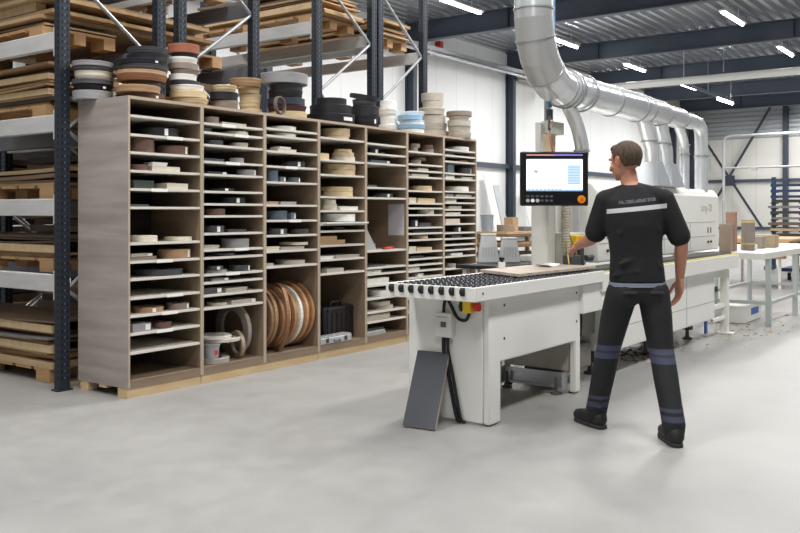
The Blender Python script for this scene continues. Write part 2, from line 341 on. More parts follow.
# rolls piled on the cabinet tops: x, y, radius, z, height, colour
TOPS = [
  [(3.95, 5.735, 0.147, 2.16, 0.0673, 'grey'), (3.95, 5.735, 0.144, 2.2273, 0.0449, 'black'), (3.95, 5.735, 0.15, 2.2722, 0.0374, 'charcoal'), (3.95, 5.735, 0.136, 2.3097, 0.0673, 'cream'), (3.95, 5.735, 0.15, 2.3769, 0.0299, 'charcoal'), (3.95, 5.735, 0.15, 2.4069, 0.0373, 'grey')],
  [(4.212, 5.463, 0.149, 2.16, 0.0528, 'brown'), (4.144, 5.463, 0.166, 2.2128, 0.0524, 'tan'), (4.203, 5.463, 0.141, 2.2652, 0.0377, 'darkbrown'), (4.18, 5.463, 0.189, 2.3029, 0.0451, 'rust'), (4.185, 5.463, 0.185, 2.348, 0.0301, 'tan'), (4.203, 5.463, 0.178, 2.3781, 0.0452, 'charcoal'), (4.185, 5.463, 0.178, 2.4234, 0.0376, 'black'), (4.24, 5.463, 0.149, 2.461, 0.0454, 'black'), (4.24, 5.463, 0.157, 2.5064, 0.053, 'charcoal')],
  [(4.597, 5.417, 0.147, 2.16, 0.0551, 'beige'), (4.592, 5.417, 0.143, 2.2151, 0.0551, 'beige'), (4.577, 5.417, 0.131, 2.2702, 0.0471, 'white'), (4.552, 5.417, 0.12, 2.3173, 0.0313, 'charcoal'), (4.537, 5.417, 0.108, 2.3486, 0.0469, 'white'), (4.547, 5.417, 0.116, 2.3955, 0.0391, 'taupe'), (4.542, 5.417, 0.119, 2.4346, 0.0469, 'taupe'), (4.542, 5.417, 0.112, 2.4815, 0.0469, 'white'), (4.542, 5.417, 0.104, 2.5284, 0.0313, 'black'), (4.547, 5.417, 0.123, 2.5597, 0.0704, 'terracotta')],
  [(4.936, 5.376, 0.104, 2.16, 0.0734, 'taupe'), (4.928, 5.376, 0.114, 2.2334, 0.0652, 'black'), (4.925, 5.376, 0.104, 2.2986, 0.057, 'beige')],
  [(5.465, 5.62, 0.095, 2.16, 0.0704, 'beige'), (5.453, 5.62, 0.095, 2.2304, 0.0616, 'beige'), (5.453, 5.62, 0.095, 2.292, 0.0704, 'beige'), (5.441, 5.62, 0.095, 2.3624, 0.0527, 'beige'), (5.393, 5.62, 0.146, 2.415, 0.0699, 'tan')],
  [(5.789, 5.47, 0.168, 2.16, 0.063, 'beige'), (5.763, 5.47, 0.177, 2.223, 0.0539, 'maroon'), (5.75, 5.47, 0.168, 2.2769, 0.0628, 'navy'), (5.744, 5.47, 0.154, 2.3397, 0.0717, 'black'), (5.75, 5.47, 0.15, 2.4113, 0.0538, 'charcoal'), (5.744, 5.47, 0.207, 2.4652, 0.0896, 'grey')],
  [(6.402, 5.5, 0.236, 2.16, 0.0959, 'black'), (6.395, 5.5, 0.203, 2.2559, 0.0862, 'black'), (6.402, 5.5, 0.151, 2.3421, 0.0671, 'black')],
  [(6.795, 5.408, 0.146, 2.16, 0.1186, 'black'), (6.803, 5.408, 0.141, 2.2786, 0.089, 'black'), (6.803, 5.408, 0.122, 2.3677, 0.0693, 'charcoal')],
  [(7.479, 5.62, 0.11, 2.16, 0.0959, 'white'), (7.479, 5.62, 0.089, 2.2559, 0.0853, 'white'), (7.471, 5.62, 0.105, 2.3412, 0.0852, 'white'), (7.479, 5.62, 0.089, 2.4264, 0.0853, 'white')],
  [(7.604, 5.414, 0.136, 2.16, 0.0425, 'white'), (7.613, 5.414, 0.152, 2.2025, 0.0532, 'skyblue'), (7.622, 5.414, 0.136, 2.2557, 0.0426, 'white'), (7.586, 5.414, 0.136, 2.2984, 0.0531, 'skyblue'), (7.641, 5.414, 0.126, 2.3514, 0.0427, 'white')],
  [(8.386, 5.66, 0.182, 2.16, 0.0921, 'greige'), (8.386, 5.66, 0.17, 2.2521, 0.0921, 'greige'), (8.375, 5.66, 0.153, 2.3443, 0.0921, 'greige'), (8.355, 5.66, 0.153, 2.4364, 0.0804, 'greige'), (8.375, 5.66, 0.119, 2.5168, 0.0806, 'greige'), (8.375, 5.66, 0.13, 2.5974, 0.0921, 'greige')],
  [(8.46, 5.34, 0.134, 2.16, 0.0682, 'greige'), (8.449, 5.34, 0.129, 2.2282, 0.0682, 'greige'), (8.438, 5.34, 0.134, 2.2964, 0.0681, 'greige'), (8.438, 5.34, 0.123, 2.3645, 0.0454, 'greige'), (8.438, 5.34, 0.145, 2.4099, 0.0568, 'taupe')],
]
WORLD, FILL, EXPO = 0.24, 250., -.05

# ------------------------------------------------------------------ palette
TAPE = dict(black='1b1b20', brown='6d5347', charcoal='48484d', cream='d9d1c0', white='ecebe6', darkgreen='3d4642', taupe='8e8075',
            tan='b08e6c', grey='98979a', greige='b9b2a6', beige='d2bc97', slate='5d6a76', navy='2c3040', rust='9a6a4c',
            darkbrown='3f332e', terracotta='a0624a', maroon='4c2c2b', skyblue='9fc4e2')
SAY = dict(darkgreen='dark green', darkbrown='dark brown', skyblue='light blue', navy='dark navy', slate='blue-grey', greige='pale grey-beige')
def say(c): return SAY.get(c, c)
steel_white = mat('white enamel', 'e9e9e4', .35, var=.02, scale=2)
steel_white2 = mat('off white enamel', 'dcdcd6', .4, var=.03, scale=2)
black_pl = mat('black plastic', '17171a', .45, var=.1)
black_rb = mat('black rubber', '101012', .6, var=.1)
zinc = mat('galvanised sheet', 'b9bcbf', .35, .75, var=.10, scale=3, stretch=(1, 1, 1))
zinc_lt = mat('bright galvanised sheet', 'e0e3e6', .25, .55, var=.06, scale=2.5)
zinc_brace = mat('zinc plated brace', 'a9acb0', .4, .6, var=.08)
blue_steel = mat('dark blue painted steel', '222a35', .5, .1, var=.12, scale=5)
beam_steel = mat('anthracite beam paint', '4a5260', .45, .1, var=.06, scale=1)
column_steel = mat('dark column paint', '363e4b', .5, .1, var=.06, scale=1)
white_beam = mat('grey white rack beam', 'c9c9c8', .5, var=.07, scale=4, stretch=(1, 1, 4))
navy_beam = mat('dark rack beam', '6b6f78', .5, .1, var=.1)
lamwood = wood_mat('greyed oak laminate', '978d86', 'b6ada7', .5, (.5, .5, 5), 2.)
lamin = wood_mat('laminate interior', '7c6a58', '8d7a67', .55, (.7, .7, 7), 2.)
lamdark = wood_mat('shade-dark cabinet back', '2c241d', '382e25', .6, (.7, .7, 6), 2.)  # near-black tone paints in the shade deep inside the shelves
shelfm = mat('pale shelf laminate', 'd5d0c7', .5, var=.03, scale=3)
edge_w = mat('light oak edge', 'b3a390', .55, var=.06, scale=8)
pine = wood_mat('raw pine', 'd3b488', 'e0c79f', .65, (1, 5, 5), 3.)
paper = mat('white paper', 'f0efea', .7, var=.02)
red_pl = mat('red plastic', 'd2301f', .35, var=.03)
yel_pl = mat('yellow plastic', 'ecc31c', .4, var=.03)
org_pl = mat('orange knob', 'e8891c', .35, var=.03)

# ------------------------------------------------------------------ setting
XE, YE, HT = 44.5, 14.5, 6.65
XW, YW = -8., -12.
def floor_mat():
    m = bpy.data.materials.new('polished concrete'); m.use_nodes = True
    nt = m.node_tree; b = nt.nodes['Principled BSDF']; L = nt.links.new; N = nt.nodes.new
    tc = N('ShaderNodeTexCoord')
    n1 = N('ShaderNodeTexNoise'); n1.inputs['Scale'].default_value = .55; n1.inputs['Detail'].default_value = 9; n1.inputs['Roughness'].default_value = .62
    n2 = N('ShaderNodeTexNoise'); n2.inputs['Scale'].default_value = 7; n2.inputs['Detail'].default_value = 8
    n3 = N('ShaderNodeTexNoise'); n3.inputs['Scale'].default_value = 60; n3.inputs['Detail'].default_value = 2
    for n in (n1, n2, n3): L(tc.outputs['Object'], n.inputs['Vector'])
    c1 = N('ShaderNodeValToRGB'); c1.color_ramp.elements[0].position = .34; c1.color_ramp.elements[1].position = .66
    c1.color_ramp.elements[0].color = rgb('949392'); c1.color_ramp.elements[1].color = rgb('a5a4a1')
    c2 = N('ShaderNodeValToRGB'); c2.color_ramp.elements[0].position = .3; c2.color_ramp.elements[1].position = .75
    c2.color_ramp.elements[0].color = (.93, .93, .93, 1); c2.color_ramp.elements[1].color = (1.03, 1.03, 1.03, 1)
    c3 = N('ShaderNodeValToRGB'); c3.color_ramp.elements[0].position = .24; c3.color_ramp.elements[1].position = .3
    c3.color_ramp.elements[0].color = (.72, .70, .68, 1); c3.color_ramp.elements[1].color = (1, 1, 1, 1)
    L(n1.outputs[0], c1.inputs[0]); L(n2.outputs[0], c2.inputs[0]); L(n3.outputs[0], c3.inputs[0])
    m1 = N('ShaderNodeMixRGB'); m1.blend_type = 'MULTIPLY'; m1.inputs[0].default_value = 1
    m2 = N('ShaderNodeMixRGB'); m2.blend_type = 'MULTIPLY'; m2.inputs[0].default_value = 1
    L(c1.outputs[0], m1.inputs[1]); L(c2.outputs[0], m1.inputs[2]); L(m1.outputs[0], m2.inputs[1]); L(c3.outputs[0], m2.inputs[2])
    L(m2.outputs[0], b.inputs['Base Color'])
    r = N('ShaderNodeMapRange'); r.inputs['To Min'].default_value = .32; r.inputs['To Max'].default_value = .55
    L(n2.outputs[0], r.inputs[0]); L(r.outputs[0], b.inputs['Roughness'])
    bp = N('ShaderNodeBump'); bp.inputs['Strength'].default_value = .05; bp.inputs['Distance'].default_value = .01
    L(n2.outputs[0], bp.inputs['Height']); L(bp.outputs[0], b.inputs['Normal'])
    return m
struct(MB().box(XW, XE, YW, YE, -.2, 0), 'floor', floor_mat(), smooth=False)

def clad_mat(name, h, step, axis, depth=.25, rough=.6):
    """wall panel with joints every step metres along an axis"""
    m = mat(name, h, rough, var=.015, scale=.6)
    nt = m.node_tree; b = nt.nodes['Principled BSDF']; L = nt.links.new; N = nt.nodes.new
    tc = [n for n in nt.nodes if n.type == 'TEX_COORD'][0]
    sp = N('ShaderNodeSeparateXYZ'); L(tc.outputs['Object'], sp.inputs[0])
    d = N('ShaderNodeMath'); d.operation = 'DIVIDE'; d.inputs[1].default_value = step; L(sp.outputs[axis], d.inputs[0])
    f = N('ShaderNodeMath'); f.operation = 'FRACT'; L(d.outputs[0], f.inputs[0])
    g = N('ShaderNodeMath'); g.operation = 'LESS_THAN'; g.inputs[1].default_value = .04; L(f.outputs[0], g.inputs[0])
    mx = N('ShaderNodeMixRGB'); mx.blend_type = 'MULTIPLY'; mx.inputs[2].default_value = (1 - depth,) * 3 + (1,)
    src = [l.from_socket for l in nt.links if l.to_socket == b.inputs['Base Color']][0]
    L(g.outputs[0], mx.inputs[0]); L(src, mx.inputs[1]); L(mx.outputs[0], b.inputs['Base Color'])
    return m
struct(MB().box(XW, XE + .2, YE, YE + .2, 0, HT), 'wall_left', clad_mat('white wall panels', 'f0f1f1', 1.1, 0, .10), smooth=False)
wf = struct(MB().box(XE, XE + .2, YW, YE, 0, 4.9), 'wall_back', clad_mat('warm white wall panels', 'e6e5df', 1.1, 1, .12), smooth=False)
mb = MB()
for i in range(8):
    z0 = 4.9 + i * .22
    mb.prism([(XE - .02, YW, z0), (XE - .07, YW, z0 + .05), (XE - .07, YW, z0 + .17), (XE - .02, YW, z0 + .22), (XE + .2, YW, z0 + .22), (XE + .2, YW, z0)], (0, YE - YW, 0))
struct(mb, 'wall_back_upper', mat('grey ribbed cladding', 'b9bdc1', .4, .3, var=.03), smooth=False)
# corrugated roof deck, ribs along the hall
mb = MB(); p = .30; pts = []
y = YW
while y < YE:
    for dy, dz in ((0, 0), (.07, 0), (.11, .11), (.22, .11), (.26, 0)): pts.append((y + dy, HT + dz))
    y += p
V0 = [mb.b.verts.new((XW, a, z)) for a, z in pts]; V1 = [mb.b.verts.new((XE + .2, a, z)) for a, z in pts]
for i in range(len(pts) - 1): mb.b.faces.new((V0[i], V0[i + 1], V1[i + 1], V1[i]))
mb.box(XW, XE + .2, YW, YE + .2, HT + .14, HT + .3)
struct(mb, 'ceiling', mat('galvanised roof deck', 'c6c9cd', .25, .7, var=.10, scale=1.5, stretch=(.2, 3, 1)), smooth=False)

# steel frame: I-beams across the hall with columns at the long wall
n = 0
BX = [3.0, 8.7, 14.4, 20.15, 25.9, 31.5, 37.2, 41.9]
def ibeam(mb, x, y0, y1, zt, h=.55, w=.24):
    mb.box(x - w / 2, x + w / 2, y0, y1, zt - .03, zt); mb.box(x - w / 2, x + w / 2, y0, y1, zt - h, zt - h + .03)
    mb.box(x - .012, x + .012, y0, y1, zt - h + .03, zt - .03)
    y = y0 + .4
    while y < y1:
        mb.box(x - w / 2 + .01, x + w / 2 - .01, y, y + .015, zt - h + .03, zt - .03); y += 5.7
for x in BX:
    n += 1; mb = MB(); ibeam(mb, x, YW, YE - .02, HT - .005); struct(mb, 'trim_%d' % n, beam_steel, smooth=False)
for x in BX:
    if x in (31.5, 37.2): continue
    n += 1; mb = MB()
    mb.box(x - .09, x + .09, YE - .30, YE - .28, 0, HT - .56); mb.box(x - .09, x + .09, YE - .03, YE - .01, 0, HT - .56)
    mb.box(x - .01, x + .01, YE - .28, YE - .03, 0, HT - .56)
    struct(mb, 'trim_%d' % n, column_steel, smooth=False)
for (z, h) in ((2.85, .14), (.55, .14)):
    n += 1; struct(MB().box(XW, XE, YE - .14, YE - .005, z - h / 2, z + h / 2), 'trim_%d' % n, beam_steel, smooth=False)
    n += 1; struct(MB().box(XE - .14, XE - .005, YW, YE - .15, z - h / 2, z + h / 2), 'trim_%d' % n, beam_steel, smooth=False)
for y in (9.77, 4.1, -1.6, 14.2):
    n += 1; struct(MB().box(XE - .42, XE - .16, y - .11, y + .11, 0, HT - .01), 'trim_%d' % n, column_steel, smooth=False)
# X bracing of the end wall with its gusset plate
for a, c in (((10.4, 6.3), (13.7, .62)), ((13.8, 5.4), (10.8, .62))):
    n += 1; struct(MB().bar((XE - .5, a[0], a[1]), (XE - .5, c[0], c[1]), .10, .10), 'trim_%d' % n, column_steel, smooth=False)
n += 1; struct(MB().box(XE - .6, XE - .55, 12.02, 12.58, 2.6, 3.1), 'trim_%d' % n, column_steel, smooth=False)
# beige box beam closing the eave at the corner
n += 1; struct(MB().box(26.1, XE - .45, YE - .5, YE - .3, 5.75, HT - .02), 'trim_%d' % n, mat('beige eave panel', 'c9c1b3', .6, var=.03), smooth=False)

# services
tr = thing('cable_tray', 'long pale grey cable tray with clamps running high along the white wall', 'cable tray', (20, YE - .45, 5.9))
mb = MB(); mb.box(6, 43, YE - .55, YE - .35, 5.9, 5.92); mb.box(6, 43, YE - .55, YE - .535, 5.9, 6.05); mb.box(6, 43, YE - .365, YE - .35, 5.9, 6.05)
build(mb, 'tray', zinc_lt, tr, smooth=False)
mb = MB().tube([(6, YE - .63, 5.82), (43, YE - .63, 5.82)], .05); build(mb, 'conduit', zinc_lt, tr)
for x in (8.9, 14.7, 20.4, 26.15, 31.8, 37.5, 42.6):
    build(MB().box(x - .03, x + .03, YE - .66, YE - .005, 5.74, 5.9), 'bracket', zinc, tr, smooth=False)
pp = thing('overhead_pipe', 'thick white pipe crossing the hall under the farther roof beams', 'pipe', (28, 0, 5.6))
build(MB().tube([(28, YW + .1, 5.52), (28, YE - .4, 5.52)], .12, 16), 'pipe', steel_white, pp)
for y in (-3, 2.5, 8):
    build(MB().box(27.985, 28.015, y - .015, y + .015, 5.7, HT - .005), 'hanger', zinc, pp, smooth=False)
gp = thing('wall_pipe', 'white pipe bending down in front of the cross-braced end wall', 'pipe', (41.5, 11.4, 0))
build(MB().tube([(41.5, 11.85, 0), (41.5, 11.85, 4.6), (41.5, 11.8, 4.73), (41.5, 11.7, 4.80), (41.5, 11.55, 4.82), (41.5, YW + .3, 4.82)], .065, 14), 'pipe', mat('grey pipe', 'b3b6b6', .5), gp)
build(MB().tube([(41.5, 11.82, 3.35), (41.5, YW + .3, 3.35)], .05, 10), 'branch_pipe', mat('grey pipe', 'b3b6b6', .5), gp)
for y in (10.5, 8.3):
    build(MB().box(41.42, 41.58, y - .12, y + .12, 3.2, 3.34), 'valve_box', zinc, gp, smooth=False)

def light(x, y, z, lab, ln=1.5, e=30):
    t = thing('tube_light', lab, 'light', (x, y, z), 0, 'fluorescent tube lights under the roof')
    build(MB().box(x - ln / 2, x + ln / 2, y - .09, y + .09, z, z + .05), 'housing', steel_white, t, bevel=.005)
    build(MB().tube([(x - ln / 2 + .05, y, z - .025), (x + ln / 2 - .05, y, z - .025)], .035, 10), 'lamp', mat('lit tube', 'ffffff', .5, emit=30), t)
    for q in (-.5, .5): build(MB().tube([(x + q, y, z + .05), (x + q, y, HT + .02)], .006, 6), 'hanger', zinc, t)
for x, w in ((18.1, 'nearest of the row beside the long white wall'), (23.8, 'second along the row beside the long white wall'), (29.4, 'third along the row beside the long white wall'), (35.1, 'farthest of the row beside the long white wall')):
    light(x, 11.4, 6.35, 'lit white tube light, ' + w, 1.9)
for x, w in ((23.4, 'nearest of the row above the far right floor'), (29.2, 'second along the row above the far right floor'), (35.0, 'farthest of the row above the far right floor')):
    light(x, 6.45, 6.35, 'lit white tube light, ' + w, 1.9)
rl = thing('suspended_light_rail', 'dark suspended rail with one lit tube, hanging low near the hall corner', 'light', (33, 9.5, 5.5))
build(MB().box(28.5, 34.5, 9.46, 9.54, 5.5, 5.6), 'rail', beam_steel, rl, smooth=False)
build(MB().tube([(32.6, 9.5, 5.45), (34.4, 9.5, 5.45)], .05), 'lamp', mat('lit tube', 'ffffff', .5, emit=30), rl)
for x in (28.8, 31.4, 34.2): build(MB().tube([(x, 9.5, 5.6), (x, 9.5, HT + .02)], .01, 6), 'hanger', zinc, rl)
red = tag(build(MB().box(21.6, 21.8, YE - .16, YE - .0001, 6.15, 6.38), 'alarm_box', red_pl, bevel=.01), 'small red box fixed high on the white wall above the rolls', 'alarm')

# ------------------------------------------------------------------ pallet racks
slot_d = mat('slot shadow', '0c0f14', .8); slot_l = mat('slot rim', '66758a', .5, .3)
PY = 5.865            # front face of the racks
def post(x, y, h, parent, w=.085, dpt=.07):
    mb = MB(); mb.box(x - w / 2, x + w / 2, y, y + dpt, 0, h)
    mb.box(x - w / 2 - .02, x + w / 2 + .02, y - .01, y + dpt + .01, 0, .012)
    z = .08
    while z < h - .05:                       # rows of keyhole slots on the faces seen
        for dx in (-.022, .022):
            mb.box(x + dx - .006, x + dx + .006, y - .0015, y + .001, z, z + .026, 1)
        mb.box(x - w / 2 - .0015, x - w / 2 + .001, y + .02, y + .032, z, z + .026, 1)
        mb.box(x - .004, x + .004, y - .0012, y + .001, z + .012, z + .024, 2)
        z += .05
    return build(mb, 'upright_post', [blue_steel, slot_d, slot_l], parent, smooth=False)
def rack(x0, x1, label, levels, depth=2.7, h=4.0, flip=0, PY=PY):
    t = thing('pallet_rack', label, 'rack', ((x0 + x1) / 2, PY, 0), 0, 'pallet racks behind the cabinet row')
    for y in (PY, PY + depth):
        for x in (x0, x1): post(x, y, h, t)
        z = .15; s = 1 - flip
        while z < h - .5:
            a, c = (x0 + .03, x1 - .03) if s % 2 else (x1 - .03, x0 + .03)
            build(MB().tube([(a, y + .035, z), (c, y + .035, z + .6)], .016, 8), 'brace', zinc_brace, t); z += .6; s += 1
    for z in levels:
        for x, sgn in ((x0, -1), (x1, 1)):
            mb = MB(); mb.box(x - .028, x + .028, PY + .075, PY + depth - .004, z - .13, z)
            f = build(mb, 'beam', white_beam if (sgn < 0 or x0 > 6) else navy_beam, t, bevel=.006)
            mb = MB(); mb.box(x + sgn * .03 - .012, x + sgn * .03 + .012, PY + .035, PY + .088, z - .19, z + .03)
            build(mb, 'connector', white_beam, f, bevel=.004)
    return t
L1 = [.86, 1.43, 2.06, 2.68, 3.28]
rack(3.80, 4.69, 'dark blue rack at the left edge, beside the cabinet end panel', L1, flip=1)
rack(4.91, 5.77, 'dark blue rack standing second from the left, behind the brown roll piles', L1)
rack(6.65, 7.55, 'dark blue rack standing third from the left, above the black rolls', [3.26])
rack(7.67, 8.53, 'dark blue rack farthest from the left edge, above the blue rolls', [3.22])

BW = dict(tan=wood_mat('tan chipboard', '977754', 'b08f67', .65, (5, .8, 5), 3), brown=wood_mat('brown board', '6b5541', '7c6550', .6, (4, .6, 4), 3),
          pale=wood_mat('pale plywood', 'b89a72', 'cbb18b', .6, (4, .6, 4), 3), grey=mat('grey coated board', '837f7b', .5, var=.08),
          dark=mat('dark brown board', '43372e', .55, var=.12), orange=wood_mat('orange pine', 'b38b60', 'c49d72', .6, (5, .7, 5), 3),
          white=mat('white coated board', 'd6d2c9', .45, var=.04))
def board(x0, x1, y0, y1, z, th, c, label, group, rot=0., sag=0.):
    mb = MB(); n = 6
    cx, cy = (x0 + x1) / 2, (y0 + y1) / 2; R = Matrix.Rotation(rot, 2)
    for k in range(n + 1):
        y = y0 + (y1 - y0) * k / n; dz = -sag * (1 - (2 * k / n - 1) ** 2) + sag
        dz = sag * (2 * k / n - 1) ** 2
        for x, zz in ((x0, z), (x1, z), (x1, z + th), (x0, z + th)):
            q = R @ Vector((x - cx, y - cy)); mb.b.verts.new((cx + q.x, cy + q.y, zz + dz))
    mb.b.verts.ensure_lookup_table(); v = mb.b.verts
    for k in range(n):
        for j in range(4): mb.b.faces.new((v[4 * k + j], v[4 * k + (j + 1) % 4], v[4 * k + 4 + (j + 1) % 4], v[4 * k + 4 + j]))
    mb.b.faces.new((v[3], v[2], v[1], v[0])); mb.b.faces.new([v[4 * n + j] for j in range(4)])
    o = build(mb, 'wooden_board', BW[c], smooth=False)
    return tag(o, label, 'board', group)
def pallet(x0, x1, y0, y1, z, label, m=None):
    m = m or BW['orange']
    t = thing('pallet', label, 'pallet', ((x0 + x1) / 2, (y0 + y1) / 2, z), 0, 'timber pallets in the racks')
    w = x1 - x0
    for f in (0, .42, .84):
        for g in (0, .45, .9):
            build(MB().box(x0 + w * f, x0 + w * (f + .16), y0 + (y1 - y0) * g, y0 + (y1 - y0) * (g + .1), z, z + .085), 'block', m, t, smooth=False)
    mb = MB()
    k = 0; nn = 7
    while k < nn:
        a = y0 + (y1 - y0) * k / nn; mb.box(x0, x1, a, a + (y1 - y0) / nn * .82, z + .085, z + .107); k += 1
    build(mb, 'deck', m, t, smooth=False)
    return t
NAMEC = dict(tan='tan', brown='brown', pale='pale', grey='grey', dark='dark', orange='orange', white='white')
def load(x0, x1, y0, z, cs, rackw, levw, depth=2.0, seed=0, ths=None, extra_pallet=True, gap=(), tl=0):
    r = random.Random(seed)
    z0 = z
    if extra_pallet:
        pallet(x0 + .02, x1 - .02, y0 + .06, y0 + depth - .1, z + .001, 'timber pallet on the %s level of the %s' % (levw, rackw))
        z0 = z + .109
    for i, c in enumerate(cs):
        th = ths[i] if ths else r.choice([.012, .018, .022, .03])
        dx0, dx1 = r.uniform(-.01, .10), r.uniform(-.12, .03); dy = r.uniform(-.06, .16)
        rot = r.uniform(-.012, .012); sag = r.choice([0, 0, .012, .02])
        board(x0 + dx0, x1 + dx1, y0 + dy, y0 + depth + r.uniform(-.2, .15), z0, th, c,
              '%s board sheet, %s in the pile on the %s level of the %s' % (NAMEC[c], ORD[i], levw, rackw),
              'board sheets piled in the racks', rot, sag)
        z0 += th + .002 + sag * .0
        if sag: z0 += sag
        for gi, gw in gap:
            if gi == i:
                for q, x in enumerate((x0 + .02, x1 - .14)):
                    tag(build(MB().box(x, x + .10, y0 + .03, y0 + depth - .3, z0, z0 + (.045 if tl else .06)), 'spacer_batten', pine, smooth=False),
                        'pale timber batten between boards on the %s level of the %s, %s %s' % (levw, rackw, gw, ['left', 'right'][q]), 'batten', 'battens between the rack boards')
                z0 += (.046 if tl else .061)
    return z0
xa, xb = 3.87, 4.58
R1 = 'leftmost rack'
rack(4.91, 5.77, 'dark blue rack standing directly behind the second one', L1, PY=8.66)
for RB, yy, sd in (('rear rack', 8.85, 40), ('second rack', 6.1, 60)):
    load(4.99, 5.68, yy, .002, ['brown', 'dark', 'tan', 'brown', 'dark', 'tan'], RB, 'floor', seed=sd + 3, depth=2.25, ths=[.075] * 6)
    load(4.99, 5.68, yy, .862, ['brown', 'dark', 'brown', 'dark', 'tan'], RB, 'knee-high', seed=sd + 5, depth=2.25, ths=[.06] * 5)
    load(4.99, 5.68, yy, 1.432, ['dark', 'brown', 'dark', 'tan', 'dark'], RB, 'chest-high', seed=sd + 6, depth=2.25, ths=[.06] * 5)
    load(4.99, 5.68, yy, 2.062, ['brown', 'tan', 'dark', 'brown'], RB, 'head-high', seed=sd + 7, depth=2.25, ths=[.07, .07, .06, .07])
load(xa, xb, 6.15, .002, ['pale', 'tan', 'pale', 'tan', 'grey', 'tan', 'brown'], R1, 'floor', seed=3, ths=[.045, .03, .022, .02, .02, .03, .018], gap=((2, 'low'), (5, 'high')))
load(xa, xb, 6.1, .862, ['pale', 'tan', 'pale', 'dark', 'brown'], R1, 'knee-high', seed=5, gap=((1, 'low'),))
load(xa, xb, 6.1, 1.432, ['pale', 'tan', 'brown', 'pale'], R1, 'chest-high', seed=8)
load(xa, xb, 6.2, 2.062, ['pale', 'dark', 'pale', 'tan', 'pale', 'brown', 'tan'], R1, 'head-high', seed=11, gap=((2, 'low'), (4, 'high')), tl=1)
load(xa, xb, 6.25, 2.682, ['pale', 'tan'], R1, 'next-to-top', seed=14)
R12 = 'second and leftmost racks'
pallet(4.96, 5.70, 6.25, 8.1, 2.681, 'timber pallet under the wide sheets, on the next-to-top level of the second rack')
zz = 2.855
for i, (c, y0, th) in enumerate((('pale', 6.32, .028), ('tan', 6.2, .03), ('dark', 6.38, .018), ('pale', 6.28, .03), ('tan', 6.34, .03), ('brown', 6.42, .02))):
    x0 = 3.88 + .03 * (i % 3)
    if i == 3:
        for q, x in enumerate((3.95, 4.72, 5.5)):
            tag(build(MB().box(x, x + .09, 6.5, 8.2, zz, zz + .07), 'spacer_batten', pine, smooth=False), 'pale batten between the wide sheets over the leftmost racks, %s' % ['left one', 'middle one', 'right one'][q], 'batten')
        zz += .071
    board(x0, 5.62 - .05 * (i % 2), y0, 8.42, zz, th, c, 'wide %s sheet spanning the two leftmost racks, %s from the bottom' % (NAMEC[c], ORD[i] if i else 'first'), 'wide sheets over the leftmost racks', 0, 0)
    zz += th + .002
load(xa, xb, 6.2, 3.282, ['tan', 'grey', 'brown', 'grey', 'tan'], R1, 'topmost', seed=15)
R2 = 'second rack'
load(4.99, 5.68, 6.1, 3.282, ['orange', 'tan', 'orange', 'grey', 'brown'], R2, 'upper', seed=22)
load(6.73, 7.46, 6.0, 3.262, ['tan', 'pale', 'orange', 'brown', 'tan', 'dark', 'tan', 'brown'], 'third rack', 'upper', seed=25, gap=((1, 'low'),))
load(7.75, 8.44, 6.0, 3.222, ['pale', 'brown', 'tan', 'orange', 'tan', 'brown'], 'fourth rack', 'upper', seed=29)
# offcuts of timber standing on the floor under the lowest pallet edge
for i, (x, y, a, ln) in enumerate(((3.92, 6.0, .5, .26), (4.1, 5.95, -.4, .22), (4.0, 5.93, 1.2, .14))):
    mb = MB(); d = Vector((math.cos(a), math.sin(a) * .4, 0)) * ln / 2
    mb.bar(Vector((x, y, .012)) - d, Vector((x, y, .012)) + d, .03, .02)
    tag(build(mb, 'timber_offcut', pine, smooth=False), 'pale timber offcut lying at the foot of the leftmost rack, %s' % ['beside the post', 'longest splinter', 'shortest piece'][i], 'offcut', 'offcuts at the rack foot')

